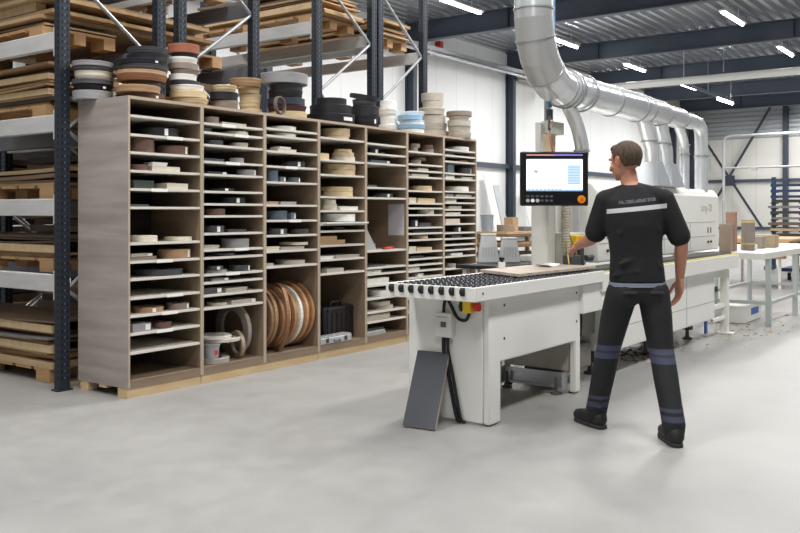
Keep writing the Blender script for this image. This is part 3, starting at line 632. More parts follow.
# ------------------------------------------------------------------ cabinet row
CX0, CW, FY, BY, TOP = 3.895, .68, 5.24, 5.84, 2.16
BAYW = ['first bay', 'second bay', 'third bay', 'fourth bay', 'fifth bay', 'sixth bay', 'seventh bay']
CABL = ['oak-laminate shelf cabinet nearest the camera, with the broad exposed end panel',
        'shelf cabinet second in the row, big grey coils in its bottom compartment',
        'shelf cabinet third in the row, tan rings in its bottom compartment',
        'shelf cabinet fourth in the row, black tool case in its bottom compartment',
        'shelf cabinet fifth in the row, sheet of paper on its back panel',
        'shelf cabinet sixth in the row, partly behind the machine table',
        'shelf cabinet farthest from the camera, at the end of the row']
HID = [0] * 7
for c in range(7):
    x0 = CX0 + c * CW; x1 = x0 + CW
    t = thing('shelf_cabinet', CABL[c], 'cabinet', ((x0 + x1) / 2, (FY + BY) / 2, .07), 0, 'tall shelf cabinets in a row')
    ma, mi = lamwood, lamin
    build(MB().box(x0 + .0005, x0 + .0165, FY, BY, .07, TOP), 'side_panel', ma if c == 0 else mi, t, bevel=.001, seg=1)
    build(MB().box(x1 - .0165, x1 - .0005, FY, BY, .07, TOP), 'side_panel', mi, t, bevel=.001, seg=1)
    build(MB().box(x0 + .017, x1 - .017, FY, BY, TOP - .022, TOP), 'top_panel', mi, t, smooth=False)
    build(MB().box(x0 + .017, x1 - .017, FY, BY, .07, .125), 'bottom_panel', mi, t, smooth=False)
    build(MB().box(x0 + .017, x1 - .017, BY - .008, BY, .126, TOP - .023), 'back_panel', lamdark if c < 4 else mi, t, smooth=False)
    mb = MB()                                    # light edging strip along the panels' front edges
    mb.box(x0 + .001, x0 + .016, FY - .0015, FY - .0002, .07, TOP); mb.box(x1 - .016, x1 - .001, FY - .0015, FY - .0002, .07, TOP)
    mb.box(x0 + .017, x1 - .017, FY - .0015, FY - .0002, TOP - .022, TOP)
    if c == 0: mb.box(x0 - .001, x0, FY, FY + .004, .07, TOP); mb.box(x0 - .001, x0, BY - .004, BY, .07, TOP)
    build(mb, 'edging', edge_w, t, smooth=False)
    for i, z in enumerate(SHELVES[c]):
        s = build(MB().box(x0 + .0172, x1 - .0172, FY + .004, BY - .01, z - .018, z), 'shelf', shelfm, t, smooth=False)
        if (c == 0 and i in (1, 4, 7, 9, 10, 11)) or (c == 1 and i in (0, 1, 3, 9, 11)) or (c == 2 and i in (3, 6)):
            u = .30 + .07 * ((i * 3) % 4)
            build(MB().box(x0 + CW * u, x0 + CW * (u + .22), FY + .0015, FY + .0035, z - .022, z + .002), 'label_strip', paper, s, smooth=False)
# timber plinths the cabinets stand on
for (a, b_, w) in ((0, 1, 'under the first cabinet by the rack'), (1, 3, 'under the second and third cabinets'), (3, 5, 'under the fourth and fifth cabinets'), (5, 7, 'under the farthest two cabinets')):
    x0, x1 = CX0 + a * CW + .004, CX0 + b_ * CW - .004
    t = thing('timber_plinth', 'raw pine plinth ' + w, 'plinth', ((x0 + x1) / 2, FY + .3, 0), 0, 'pine plinths under the cabinets')
    build(MB().box(x0, x1, FY + .012, FY + .034, .001, .0695), 'front_board', pine, t, smooth=False)
    for k in range(3):
        y = FY + .035 + k * .225
        build(MB().box(x0, x1, y, y + .09, .048, .0695), 'slat', pine, t, smooth=False)
    xx = x0
    while xx < x1 - .05:
        for k in range(3):
            if k == 1: continue
            y = FY + .035 + k * .225
            build(MB().box(xx, min(xx + .08, x1), y, y + .09, .001, .0475), 'block', pine, t, smooth=False)
        xx += (x1 - x0 - .08) / (2 * (b_ - a)) - 1e-4

# ------------------------------------------------------------------ rolls and boxes on the shelves
def roll_bm(x, y, z, R, H, hole=None, fl=0.):
    hole = hole or R * .45
    bv = min(.003, H * .15)
    mb = MB(); mb.lathe((x, y, z), [(hole, bv), (hole + bv, 0), (R - bv - fl, 0), (R - fl, bv), (R - .001 - fl * .5, H * .5), (R, H - bv), (R - bv, H), (hole + bv, H), (hole, H - bv)], 40, closed=True)
    return mb
used = {}
def uniq(l):
    assert len(l.split()) <= 16, l
    used[l] = used.get(l, 0) + 1
    return l
cells = {}
for it in ITEMS: cells.setdefault((it[0], it[1]), []).append(it)
for (c, s), its in cells.items():
    its_s = sorted(its, key=lambda q: q[3] + (q[5] / 2 if q[2] == 'B' else 0))
    zmin = min(i[7] for i in its)
    for it in its:
        _, _, k, x, y, r, dp, z, h, colr, st = it
        cell = 'on the %s shelf from the top, %s' % (nth(s - 1), BAYW[c - 1])
        sib = [q for q in its if q[9] == colr and q[2] == k]
        pos = ''
        if len(its) > 1:
            if z > zmin + .003: pos = 'upper' if len([q for q in its if q[7] > zmin + .003]) == 1 or z == max(q[7] for q in its) else 'middle'
            else:
                base = [q for q in its if q[7] <= zmin + .003]
                base = sorted(base, key=lambda q: q[3] + (q[5] / 2 if q[2] == 'B' else 0))
                if len(base) > 1: pos = ['left', 'right'][base.index(it) > 0] if len(base) == 2 else ['left', 'middle', 'right'][base.index(it)]
                elif len(its) > 1: pos = 'lower'
        h2 = h - .001; z2 = z + .0005
        if k == 'R':
            o = build(roll_bm(x, y, z2, r, h2), 'edge_banding_roll', roll_mat(TAPE[colr]))
            lab = uniq(' '.join(('%s %s tape roll %s' % (pos, say(colr), cell)).split()))
            tag(o, lab, 'roll', 'edging tape rolls on the shelves')
            if st:
                a0 = -PI / 2 - .15 + (.5 if pos == 'right' else -.1)
                mb = MB(); w = .02 / r
                v = [mb.b.verts.new((x + (r + .0012) * math.cos(a0 + w * q), y + (r + .0012) * math.sin(a0 + w * q), zz)) for zz in (z2 + h2 * .12, z2 + h2 * .88) for q in (-.7, 0, .7)]
                mb.b.faces.new((v[0], v[1], v[4], v[3])); mb.b.faces.new((v[1], v[2], v[5], v[4]))
                build(mb, 'sticker', paper, o)
        else:
            nm = 'strip_bundle' if h < .035 else 'cardboard_box'
            mb = MB()
            if h < .035:                       # a few flat strips, slightly fanned
                m_ = 2 if h > .02 else 1
                for q in range(m_):
                    o_ = .006 * q; mb.box(x + o_, x + r - .01 * (m_ - 1 - q), y + .004 * q, y + dp - .01 * q, z2 + h2 * q / m_, z2 + h2 * (q + 1) / m_ - .0008)
            else:
                mb.box(x, x + r, y, y + dp, z2, z2 + h2)
                mb.box(x + .004, x + r * .42, y - .0012, y + dp * .6, z2 + h2 - .002, z2 + h2 + .0012)
            o = build(mb, nm, mat('box ' + colr, TAPE[colr], .6, var=.06), bevel=.002)
            word = 'flat strip bundle' if nm == 'strip_bundle' else 'box'
            tag(o, uniq(' '.join(('%s %s %s %s' % (pos, say(colr), word, cell)).split())), 'strips' if h < .035 else 'box', 'boxes and strips on the shelves')
            if st:
                build(MB().box(x + r - min(.05, r * .4), x + r - .008, y - .0022, y - .0006, z2 + h2 * .15, z2 + h2 * .85), 'sticker', paper, o, smooth=False)

# ------------------------------------------------------------------ piles of rolls on top
PW = ['leftmost pile, by the rack post', 'second pile from the left', 'third pile from the left', 'low fourth pile from the left', 'beige fifth pile from the left',
      'sixth pile, below the grey disc', 'wide black pile', 'narrow black pile beside the wide one', 'white pile after the black ones', 'light blue and white pile',
      'tall grey-beige pile', 'farthest pile, above the last cabinet']
for i, pile in enumerate(TOPS):
    z = TOP + .001
    for j, (x, y, r, z_, h, colr) in enumerate(pile):
        x += .006 * math.sin(j * 2.3 + i); y += .005 * math.cos(j * 1.7 + i)
        o = build(roll_bm(x, y, z, r, h - .0012, r * .5, (.004, .016, .0, .010, .006)[(i * 3 + j) % 5] * (1 if i != 6 else .5)), 'edge_banding_roll', roll_mat(TAPE[colr]))
        w = ORD[j] if j == 0 else (ORD[j] + ' from the bottom' if j < len(pile) - 1 else 'topmost')
        tag(o, uniq('%s tape roll, %s of the %s' % (say(colr), w, PW[i])), 'roll', 'tape rolls piled on the cabinet tops')
        z += h
        if (i, j) in ((6, 0), (7, 0), (0, 1), (1, 0), (1, 6)):
            mb = MB(); a0 = -PI / 2 - .05; wd = (.06 if i == 6 else .012) / r
            for q in range(6):
                a = a0 - wd + 2 * wd * q / 6; b_ = a0 - wd + 2 * wd * (q + 1) / 6; R_ = r + .0012
                v = [mb.b.verts.new((x + R_ * math.cos(g), y + R_ * math.sin(g), zz)) for g, zz in ((a, z_ + h * .3), (b_, z_ + h * .3), (b_, z_ + h * .65), (a, z_ + h * .65))]
                mb.b.faces.new(v)
            build(mb, 'sticker', paper, o)
def ring(c, R, hole, w, axis, name, colr, label, group, thing_cat='roll', seg=56, tilt=None):
    """open coil: flat band wound into a ring, w wide along its axis"""
    a = Vector(axis).normalized(); m = Vector((0, 0, 1)).rotation_difference(a).to_matrix().to_4x4()
    mb = MB(); prof = []
    n = 5                                     # a few visible windings
    e = (R - hole) / n
    top = [(hole + e * (k + f), w / 2 - (.0 if f in (.1, .9) else .003)) for k in range(n) for f in (0, .1, .9)]
    bot = [(r_, -z_) for r_, z_ in top[::-1]]
    mb.lathe(c, top + bot, seg, closed=True, mtx=m)
    o = build(mb, name, roll_mat(colr)); return tag(o, label, thing_cat, group)
# ring leaning on the grey-topped pile and the loose loop on the black rolls
ring((5.47, 5.275, 2.16 + .083), .081, .070, .030, (.25, -1, .10), 'tape_ring', '6d6259', uniq('grey-brown open ring standing on edge before the sixth pile'), 'loose tape rings')
ring((6.80, 5.405, 2.462), .150, .128, .035, (.06, -.16, 1), 'tape_ring', '202024', uniq('black open loop lying tilted over the narrow black pile'), 'loose tape rings')

# big tan rings in the third bay
XB = CX0 + 2 * CW
specs = [(.105, .275, .235, '8d6b52', 'grey-tan', .05), (.175, .28, .24, 'a07a58', 'mid tan', -.05), (.245, .27, .225, '8c6446', 'dark brown', .06), (.315, .285, .245, 'b58c66', 'light tan', -.02),
         (.385, .28, .24, 'a87c55', 'brown-orange', .05), (.455, .28, .225, 'e4dccf', 'cream', .08), (.525, .288, .235, 'b88b64', 'pale tan', .07), (.590, .290, .245, 'a5784f', 'warm brown', .10)]
for i, (dx, R, hl, hx, w, ay) in enumerate(specs):
    ax = Vector((1, ay, -.05)).normalized()
    zz = .127 + R * math.sqrt(1 - ax.z ** 2) + .02 * abs(ax.z) + .002
    ring((XB + dx, FY + .294, zz), R, hl, .034, ax, 'veneer_ring', hx, uniq('big %s ring standing in the bottom of the third bay, %s from the left' % (w, ORD[i] if i else 'first')), 'big tan rings in the third bay')
ring((XB + .30, FY + .15, .127 + .29), .289, .262, .03, (1, -.50, -.04), 'veneer_ring', '8a6243', uniq('thin brown ring standing askew in front of the other tan rings'), 'big tan rings in the third bay')

# second bay bottom
XB = CX0 + CW
ring((XB + .570, FY + .26, .126 + .226), .225, .15, .035, (.97, -.10, .05), 'tape_ring', '928a82', uniq('large grey ring leaning upright in the bottom of the second bay'), 'grey coils in the second bay')
ring((XB + .49, FY + .13, .126 + .114), .112, .075, .03, (.97, -.24, .05), 'tape_ring', 'a08e7a', uniq('small grey-tan ring leaning inside the large grey ring'), 'grey coils in the second bay')
tag(build(roll_bm(XB + .24, FY + .15, .126, .135, .040, .08), 'edge_banding_roll', roll_mat('a29c94')), uniq('grey roll lying flat on the floor of the second bay'), 'roll')
bt = thing('plastic_tub', uniq('small clear plastic tub standing on the flat grey roll'), 'tub', (XB + .18, FY + .10, .167))
glassy = mat('cloudy clear plastic', 'd2d4d8', .25, var=.05)
glassy.node_tree.nodes['Principled BSDF'].inputs['Transmission Weight'].default_value = .55
build(MB().lathe((XB + .18, FY + .10, .167), [(.058, 0), (.068, .10), (.072, .10), (.072, .108), (.066, .108), (.056, .004)], 28), 'tub_body', glassy, bt)
build(MB().lathe((XB + .18, FY + .10, .2735), [(.001, 0), (.074, 0), (.074, .008), (.001, .009)], 28), 'lid', mat('tub lid', '8d8f93', .4), bt)
build(MB().box(XB + .16, XB + .19, FY + .10 - .0685, FY + .10 - .066, .20, .235), 'sticker', red_pl, bt, smooth=False)
tag(build(roll_bm(XB + .345, FY + .20, .284, .185, .026, .12), 'edge_banding_roll', roll_mat('c6bfb4')), uniq('wide pale ring lying over the clear tub in the second bay'), 'roll')
tag(build(roll_bm(XB + .28, FY + .19, .311, .150, .024, .09), 'edge_banding_roll', roll_mat('d8d4ca')), uniq('off-white ring lying on the wide pale ring, second bay'), 'roll')

# fourth bay bottom: tool case and flat case
XB = CX0 + 3 * CW
tc = thing('tool_case', uniq('black plastic tool case standing upright in the fourth bay'), 'case', (XB + .44, FY + .18, .126))
blk = mat('case black', '141416', .5, var=.12)
build(MB().box(XB + .22, XB + .66, FY + .13, FY + .24, .126, .44), 'case_body', blk, tc, bevel=.022)
build(MB().tube([(XB + .36, FY + .18, .435), (XB + .37, FY + .18, .48), (XB + .51, FY + .18, .48), (XB + .52, FY + .18, .435)], .012), 'handle', blk, tc)
mb = MB()
for k in range(5): mb.box(XB + .26 + k * .07, XB + .295 + k * .07, FY + .123, FY + .132, .19, .38)
build(mb, 'rib_panel', blk, tc, bevel=.003)
for k in (.28, .56): build(MB().box(XB + k - .02, XB + k + .02, FY + .121, FY + .132, .39, .43), 'latch', black_pl, tc, bevel=.003)
fc = thing('flat_metal_case', uniq('silver flat case lying before the black tool case, fourth bay'), 'case', (XB + .26, FY + .08, .126))
chk = mat('speckled case lid', '6f7072', .4, .3, scale=60, hx2='c9c9c8')
build(MB().box(XB + .03, XB + .47, FY + .004, FY + .115, .127, .185), 'case_body', mat('aluminium', 'c3c5c6', .35, .5, var=.08), fc, bevel=.006)
build(MB().box(XB + .035, XB + .465, FY + .008, FY + .11, .186, .196), 'lid', chk, fc, bevel=.002)
for k in (.12, .38): build(MB().box(XB + k - .018, XB + k + .018, FY - .002, FY + .0045, .14, .18), 'latch', mat('latch dark', '4a4b4e', .4, .4), fc, bevel=.002)
build(MB().tube([(XB + .21, FY + .004, .155), (XB + .21, FY - .013, .145), (XB + .29, FY - .013, .145), (XB + .29, FY + .004, .155)], .006), 'handle', mat('latch dark', '4a4b4e', .4, .4), fc)
tag(build(MB().box(XB + .05, XB + CW - .02, FY - .05, FY + .16, 1.2245, 1.236), 'white_board', steel_white, smooth=False), uniq('white strip of board poking out under the white roll, fourth bay'), 'board')

# fifth bay open compartment
XB = CX0 + 4 * CW
pn = tag(build(MB().box(XB + CW - .0195, XB + CW - .0172, FY + .03, FY + .23, 1.09, 1.41), 'paper_notice', mat('greyish paper', 'c6c6cc', .7, var=.03), smooth=False), uniq('white paper sheet fixed inside the tall fifth-bay compartment'), 'paper')
tag(build(MB().prism([(XB + .05, FY + .06, .956), (XB + .25, FY + .06, .956), (XB + .07, FY + .06, 1.19), (XB + .05, FY + .06, 1.19)], (0, .012, 0)), 'triangular_offcut', mat('grey plate', 'a7a7a8', .4, var=.04), smooth=False),
    uniq('grey triangular plate standing in the fifth-bay compartment'), 'plate')
tag(build(MB().lathe((XB + .09, FY + .13, .956), [(.03, 0), (.04, .05), (.036, .05), (.027, .004)], 20), 'bowl', mat('orange clay', 'b8713f', .5)), uniq('small orange-brown bowl behind the triangular plate'), 'bowl')
tag(build(MB().lathe((XB + .26, FY + .12, .956), [(.022, 0), (.026, .06), (.023, .06), (.019, .004)], 20), 'cup', mat('cup grey', '9b9ca0', .4)), uniq('small grey cup beside the triangular plate'), 'cup')
for i, (dx, hx, w) in enumerate(((.36, 'b4372b', 'left'), (.44, 'c05038', 'middle'), (.51, '9c3026', 'right'))):
    tag(build(MB().box(XB + dx, XB + dx + .055, FY + .04 + .02 * i, FY + .09 + .02 * i, .956, .975 + .004 * i), 'clip', mat('red ' + hx, hx, .45), bevel=.005), uniq('small red plastic piece, %s of three in the fifth bay' % w), 'clip', 'red pieces in the fifth bay')
for i, (h0, hx, w) in enumerate(((.126, 'b9c4cf', 'light blue-grey'), (.150, 'd8d7d3', 'off-white'), (.172, '2e2f34', 'black'))):
    tag(build(MB().box(XB + .03, XB + .36 - .02 * i, FY + .03, FY + .28, h0 + .0005, h0 + .0215), 'catalogue', mat('cat ' + hx, hx, .5), bevel=.002), uniq('%s catalogue in the pile at the bottom of the fifth bay' % w), 'catalogue', 'catalogues in the fifth bay')

# ------------------------------------------------------------------ infeed table of the machine
it = thing('infeed_table', 'white steel infeed table with a black roller bed, nearest the camera', 'machine table', (5.2, 3.05, 0))
mb = MB(); mb.box(4.70, 4.735, 2.8005, 3.365, .012, .80); build(mb, 'end_panel', steel_white, it, bevel=.008)
mb = MB()                                            # front sheet: leg, apron, leg in one outline, cut-out below
pts = [(4.70, .008), (4.84, .008), (4.84, .385), (5.93, .385), (5.93, .008), (6.02, .008), (6.02, .80), (4.70, .80)]
mb.prism([(x, 2.75, z) for x, z in pts], (0, .05, 0)); build(mb, 'front_panel', steel_white, it, bevel=.012)
mb = MB(); mb.prism([(x, 3.335, z) for x, z in [(4.7355, .03), (4.84, .03), (4.84, .385), (5.93, .385), (5.93, .03), (6.02, .03), (6.02, .80), (4.7355, .80)]], (0, .03, 0))
build(mb, 'rear_panel', steel_white2, it, bevel=.006)
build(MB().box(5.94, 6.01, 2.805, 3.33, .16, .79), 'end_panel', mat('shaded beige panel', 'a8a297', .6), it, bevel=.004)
mb = MB(); mb.box(4.42, 6.30, 2.68, 2.705, .80, .885); mb.box(4.42, 6.30, 3.315, 3.335, .80, .885); mb.box(4.41, 4.43, 2.68, 3.335, .80, .885); mb.box(4.43, 6.30, 2.705, 3.315, .80, .815)
build(mb, 'table_frame', steel_white, it, bevel=.004)
mb = MB(); mb.box(4.435, 6.29, 2.708, 3.312, .816, .868)
build(mb, 'bed', mat('grey bed', '96989e', .3, var=.2, scale=40), it, smooth=False)
for r_ in range(8):
    wm = MB()
    y = 2.725 + .0375 + r_ * .0745
    x = 4.47
    while x < 6.28:
        xx = x + (.02 if r_ % 2 else 0)
        wm.tube([(xx, y - .010, .8745), (xx, y + .010, .8745)], .0115, 8); x += .062
    wm.tube([(4.45, y, .868), (6.28, y, .868)], .002, 6)
    build(wm, 'roller_row', mat('dark grey wheel', '2f3035', .4), it)
wm = MB()
for r_ in range(9):
    wm.box(4.45, 6.28, 2.716 + r_ * .0745 - .004, 2.716 + r_ * .0745 + .004, .868, .879)
build(wm, 'roller_rails', mat('pale rail', 'c8c8c8', .4, .3), it, smooth=False)
for r_ in range(8):
    y = 2.725 + .0375 + r_ * .0745
    build(MB().tube([(4.4085, y - .013, .858), (4.4085, y + .013, .858)], .024, 12).box(4.400, 4.4095, y - .014, y + .014, .832, .862), 'end_roller', black_rb, it, bevel=.002)
for (x, z) in ((4.88, .74), (4.88, .53), (5.95, .74), (5.95, .53)):
    build(MB().tube([(x, 2.751, z), (x, 2.747, z)], .009, 10), 'screw', mat('dark screw', '3c3d40', .4, .5), it)
build(MB().tube([(4.50, 2.681, .845), (4.50, 2.677, .845)], .007, 10), 'screw', mat('dark screw', '3c3d40', .4, .5), it)
for (x, y) in ((4.775, 2.79), (4.79, 3.33), (5.975, 2.79), (5.975, 3.33)):
    build(MB().lathe((x, y, .0), [(.032, .001), (.032, .010), (.014, .018), (.012, .05)], 18), 'foot', black_rb, it)
# galvanised cross frame with two levelling feet at the far legs
mb = MB(); mb.box(5.90, 5.912, 2.82, 3.32, .045, .15); mb.box(5.87, 5.90, 2.82, 3.32, .04, .052); mb.box(5.84, 5.92, 2.81, 2.822, .03, .155); mb.box(5.84, 5.92, 3.318, 3.33, .03, .155)
build(mb, 'cross_channel', zinc, it, smooth=False)
for y in (2.87, 3.28):
    build(MB().lathe((5.86, y, 0), [(.042, .001), (.042, .010), (.012, .022), (.010, .12)], 18), 'levelling_foot', mat('dark foot', '55504b', .5), it)
bx_ = build(MB().box(4.6500, 4.6990, 3.0000, 3.1300, .535, .69), 'switch_box', mat('switch box cream', 'deddd6', .4, var=.01), it, bevel=.006)
build(MB().box(4.6475, 4.6495, 3.0400, 3.0800, .60, .635), 'display', mat('brown lcd', '6b5b55', .3), bx_, smooth=False)
build(MB().box(4.6480, 4.6498, 3.0300, 3.1100, .662, .667), 'marking', mat('marking grey', '8a94a0', .5), bx_, smooth=False)
def bez(p, n=18):
    P = [Vector(q) for q in p]; out = []
    m_ = len(P)
    for i in range(m_ - 1):
        a, b, c, d = P[max(i - 1, 0)], P[i], P[i + 1], P[min(i + 2, m_ - 1)]
        for k in range(n if i < m_ - 2 else n + 1):
            t = k / n
            out.append(.5 * ((2 * b) + (c - a) * t + (2 * a - 5 * b + 4 * c - d) * t * t + (3 * b - a - 3 * c + d) * t ** 3))
    return out
build(MB().tube(bez([(4.6800, 3.0550, .795), (4.6770, 3.0700, .75), (4.6770, 3.0750, .69)]), .010), 'cable', black_rb, it)
build(MB().tube(bez([(4.6800, 3.0550, .795), (4.6700, 3.0150, .74), (4.6700, 2.9650, .665), (4.6700, 2.9050, .655), (4.6700, 2.8750, .71), (4.6800, 2.8750, .74)]), .011), 'cable', black_rb, it)
build(MB().tube(bez([(4.6800, 3.0750, .540), (4.6730, 3.0700, .45), (4.6730, 3.0350, .30), (4.6700, 2.9950, .13), (4.6700, 2.9650, .03), (4.6850, 2.9450, .014)]), .013), 'cable', black_rb, it)
build(MB().tube(bez([(4.6800, 3.0450, .540), (4.6750, 3.0400, .45), (4.6750, 3.0050, .30), (4.6700, 2.9650, .13), (4.6700, 2.9400, .03), (4.6850, 2.9150, .012)]), .010), 'cable', black_rb, it)
es = build(MB().box(4.6500, 4.6990, 2.8600, 2.9200, .70, .78), 'emergency_stop', yel_pl, it, bevel=.005)
build(MB().tube([(4.6750, 2.8590, .74), (4.6750, 2.8400, .74), (4.6750, 2.8380, .74), (4.6750, 2.8100, .74)], [.012, .012, .027, .027], 18), 'stop_button', red_pl, es)
build(MB().tube([(4.6750, 2.9210, .74), (4.6750, 2.9400, .74)], .036, 18), 'gland', black_pl, es)

# dark board leaning on the end panel
mb = MB(); A = Vector((4.425, 2.965, .002)); B = Vector((4.395, 3.185, .002)); U = Vector((4.688, 3.035, .425)) - A
n_ = (B - A).cross(U).normalized() * .018
if n_.x < 0: n_ = -n_
n_ = Vector(n_)
mb.prism([A + n_ * 0, B, B + U, A + U], -n_, 0)
bmesh.ops.translate(mb.b, vec=(0, 0, .004), verts=mb.b.verts)
for f in mb.b.faces:
    f.material_index = 1
mb.b.faces.ensure_lookup_table(); mb.b.faces[0].material_index = 0; mb.b.faces[1].material_index = 0
tag(build(mb, 'sample_panel', [mat('dark slate board', '43464e', .5, var=.04), edge_w], smooth=False), 'small dark slate-coloured panel leaning against the end of the white infeed table', 'panel')

# workpiece on the bed
mb = MB(); R = Matrix.Rotation(-.02, 2)
def rr2(x, y, a, ox, oy): q = Matrix.Rotation(a, 2) @ Vector((x, y)); return (ox + q.x, oy + q.y)
q = [rr2(a, b, -.045, 5.28, 2.86) for a, b in ((0, 0), (1.15, 0), (1.15, .46), (.22, .46))]
mb.prism([(x, y, .889) for x, y in q], (0, 0, .022))
tag(build(mb, 'wooden_board', wood_mat('grey oak workpiece', 'a89b8d', 'c2b5a6', .5, (6, .8, 4), 3), bevel=.002), 'light oak board lying on the black roller bed of the infeed table', 'board')

# side support table behind, with the slotted hoods on it
st = thing('support_table', 'black-topped side support table behind the infeed rollers', 'table', (6.6, 3.6, 0))
build(MB().box(5.92, 6.9, 3.36, 3.78, .88, .91), 'tabletop', mat('black top', '1c1d21', .35), st, bevel=.003)
for x in (5.98, 6.84):
    for y in (3.42, 3.72): build(MB().box(x - .02, x + .02, y - .02, y + .02, .001, .879), 'leg', steel_white2, st, smooth=False)
hm = mat('grey plastic hood', 'cfd1d1', .45, var=.03)
for i, (ox, oy, w, lab) in enumerate(((6.30, 3.70, .0, 'grey tapering hood on the black support table, rear one'), (6.42, 3.57, -.03, 'grey tapering hood on the black support table, front one'))):
    t = thing('tapered_hood', lab, 'hood', (ox, oy, .911), YAW - PI / 2, 'tapering hoods on the support table')
    mb = MB(); H = .225 + w
    lo = [(-.092, -.040, 0), (.092, -.040, 0), (.092, .040, 0), (-.092, .040, 0)]; hi = [(-.060, -.026, H), (.060, -.026, H), (.060, .026, H), (-.060, .026, H)]
    a = [mb.b.verts.new(p_) for p_ in lo]; c = [mb.b.verts.new(p_) for p_ in hi]
    mb.b.faces.new(a[::-1]); mb.b.faces.new(c)
    for k in range(4): mb.b.faces.new((a[k], a[(k + 1) % 4], c[(k + 1) % 4], c[k]))
    build(mb, 'shell', hm, t, bevel=.006, local=True)
    mb = MB()
    for k in range(5): mb.box(-.05 + k * .024, -.044 + k * .024, -.0395, -.030, .04, .13)
    build(mb, 'grooves', mat('groove grey', 'bcbebf', .5), t, local=True, smooth=False)
    build(MB().box(-.064, .064, -.030, .030, H, H + .014), 'cap', steel_white, t, bevel=.003, local=True)
tag(build(MB().box(6.62, 6.80, 3.42, 3.58, .911, .965), 'white_box', steel_white, bevel=.004), 'small white box on the right end of the support table', 'box')
cl = thing('clamp_stand', 'small white clamp stand with black knob on the bed edge', 'clamp', (5.75, 3.26, .888))
build(MB().box(5.73, 5.77, 3.24, 3.28, .889, .955), 'body', steel_white, cl, bevel=.003)
build(MB().lathe((5.75, 3.26, .9555), [(.012, 0), (.012, .012), (.02, .014), (.02, .035)], 16), 'knob', black_pl, cl)
mb = MB(); pts = []
for k in range(9):
    u = k / 8; pts.append((u * .2, .018 * (2 * u - 1) ** 2))
v0 = [mb.b.verts.new((6.0 + a, 3.0, .914 + c)) for a, c in pts]; v1 = [mb.b.verts.new((6.03 + a, 3.14, .914 + c)) for a, c in pts]
for k in range(8): mb.b.faces.new((v0[k], v0[k + 1], v1[k + 1], v1[k]))
o = build(mb, 'paper_sheet', paper); o.modifiers.new('thick', 'SOLIDIFY').thickness = .001
tag(o, 'curled white paper sheet lying on the oak workpiece', 'paper')

# ------------------------------------------------------------------ edge banding machine
em = thing('edge_banding_machine', 'long white edge banding machine with a closed hood, behind the man', 'machine', (8.1, 3.1, 0))
mb = MB(); mb.box(6.31, 10.04, 2.70, 2.98, .72, .862); build(mb, 'feed_rail', steel_white, em, bevel=.006)
build(MB().box(6.31, 6.62, 2.72, 3.35, .58, .7195), 'apron', steel_white, em, bevel=.006)
build(MB().box(6.0, 6.31, 2.72, 2.76, .58, .79), 'apron', steel_white, em, bevel=.006)
build(MB().box(6.31, 10.05, 2.715, 2.745, .8625, .872), 'yellow_strip', mat('pale yellow strip', 'e0d27a', .4, var=.05), em, smooth=False)
build(MB().box(6.31, 10.1, 2.80, 3.0, .8625, .885), 'guide_rail', mat('dark rail', '44464a', .35, .4), em, smooth=False)
mb = MB(); mb.box(6.62, 9.38, 2.77, 3.5, .21, .7195); lower = build(mb, 'lower_housing', steel_white, em, bevel=.01)
for x in (7.55, 8.48): build(MB().box(x - .003, x + .003, 2.7675, 2.7695, .23, .70), 'panel_joint', mat('joint grey', 'a2a39f', .5), lower, smooth=False)
build(MB().box(6.63, 9.37, 2.7675, 2.7695, .395, .400), 'panel_joint', mat('joint grey', 'a2a39f', .5), lower, smooth=False)
mb = MB(); mb.prism([(x, y, z) for x, y, z in ((6.9, 3.0, .905), (6.9, 3.62, .905), (6.9, 3.62, 1.58), (6.9, 3.06, 1.58), (6.9, 3.0, 1.50))], (3.42, 0, 0))
hood = build(mb, 'hood', steel_white, em, bevel=.012)
jm = mat('joint grey', 'a2a39f', .5)
for z in (1.215, 1.06): build(MB().box(6.92, 10.17, 2.9975, 2.9992, z, z + .006), 'panel_joint', jm, hood, smooth=False)
for x in (7.7, 8.5, 9.3): build(MB().box(x, x + .006, 2.9975, 2.9992, .92, 1.215), 'panel_joint', jm, hood, smooth=False)
for x in (7.1, 7.2, 7.3, 8.05, 8.2, 9.0, 9.1, 9.9, 10.0):
    build(MB().tube([(x, 2.999, 1.0), (x, 2.985, 1.0)], .013, 12), 'knob', mat('dark screw', '3c3d40', .4, .5), hood)
    build(MB().box(x - .012, x + .012, 2.993, 2.999, 1.10, 1.16), 'indicator', mat('indicator grey', '7c7d80', .5), hood, smooth=False)
build(MB().tube([(6.98, 2.999, 1.30), (6.98, 2.97, 1.30)], .014, 12), 'knob', black_pl, hood)
text('amp-20', .125, mat('faint grey lettering', 'bdbdba', .5), hood, Matrix.Translation(Vector((9.86, 2.9985, 1.375)) - wloc(hood)) @ Matrix.Rotation(PI / 2, 4, 'X'))
# open head of the machine left of the hood
hd = build(MB().box(6.55, 6.895, 3.10, 3.24, .885, 1.16), 'head_housing', steel_white2, em, bevel=.01)
mb = MB(); mb.box(6.45, 6.62, 3.02, 3.10, .885, .98); mb.tube([(6.70, 3.06, .885), (6.70, 3.06, 1.05)], .03, 12); mb.tube([(6.78, 3.05, .95), (6.90, 3.05, .95)], .025, 12)
build(mb, 'cutter_head', mat('machine dark grey', '5c5e62', .4, .5), hd, bevel=.003)
sw = build(MB().box(6.60, 6.76, 3.05, 3.098, 1.03, 1.14), 'switch_plate', yel_pl, hd, bevel=.006)
build(MB().tube([(6.66, 3.05, 1.085), (6.66, 3.02, 1.085)], .035, 20), 'switch_knob', mat('deep orange', 'd9641c', .35), sw)
mb = MB(); mb.tube([(6.40, 3.02, .89), (6.50, 3.10, 1.16)], .007); mb.tube([(6.62, 3.02, .89), (6.56, 3.10, 1.16)], .007)
build(mb, 'gas_struts', mat('brass rods', 'b79b58', .35, .6), em)
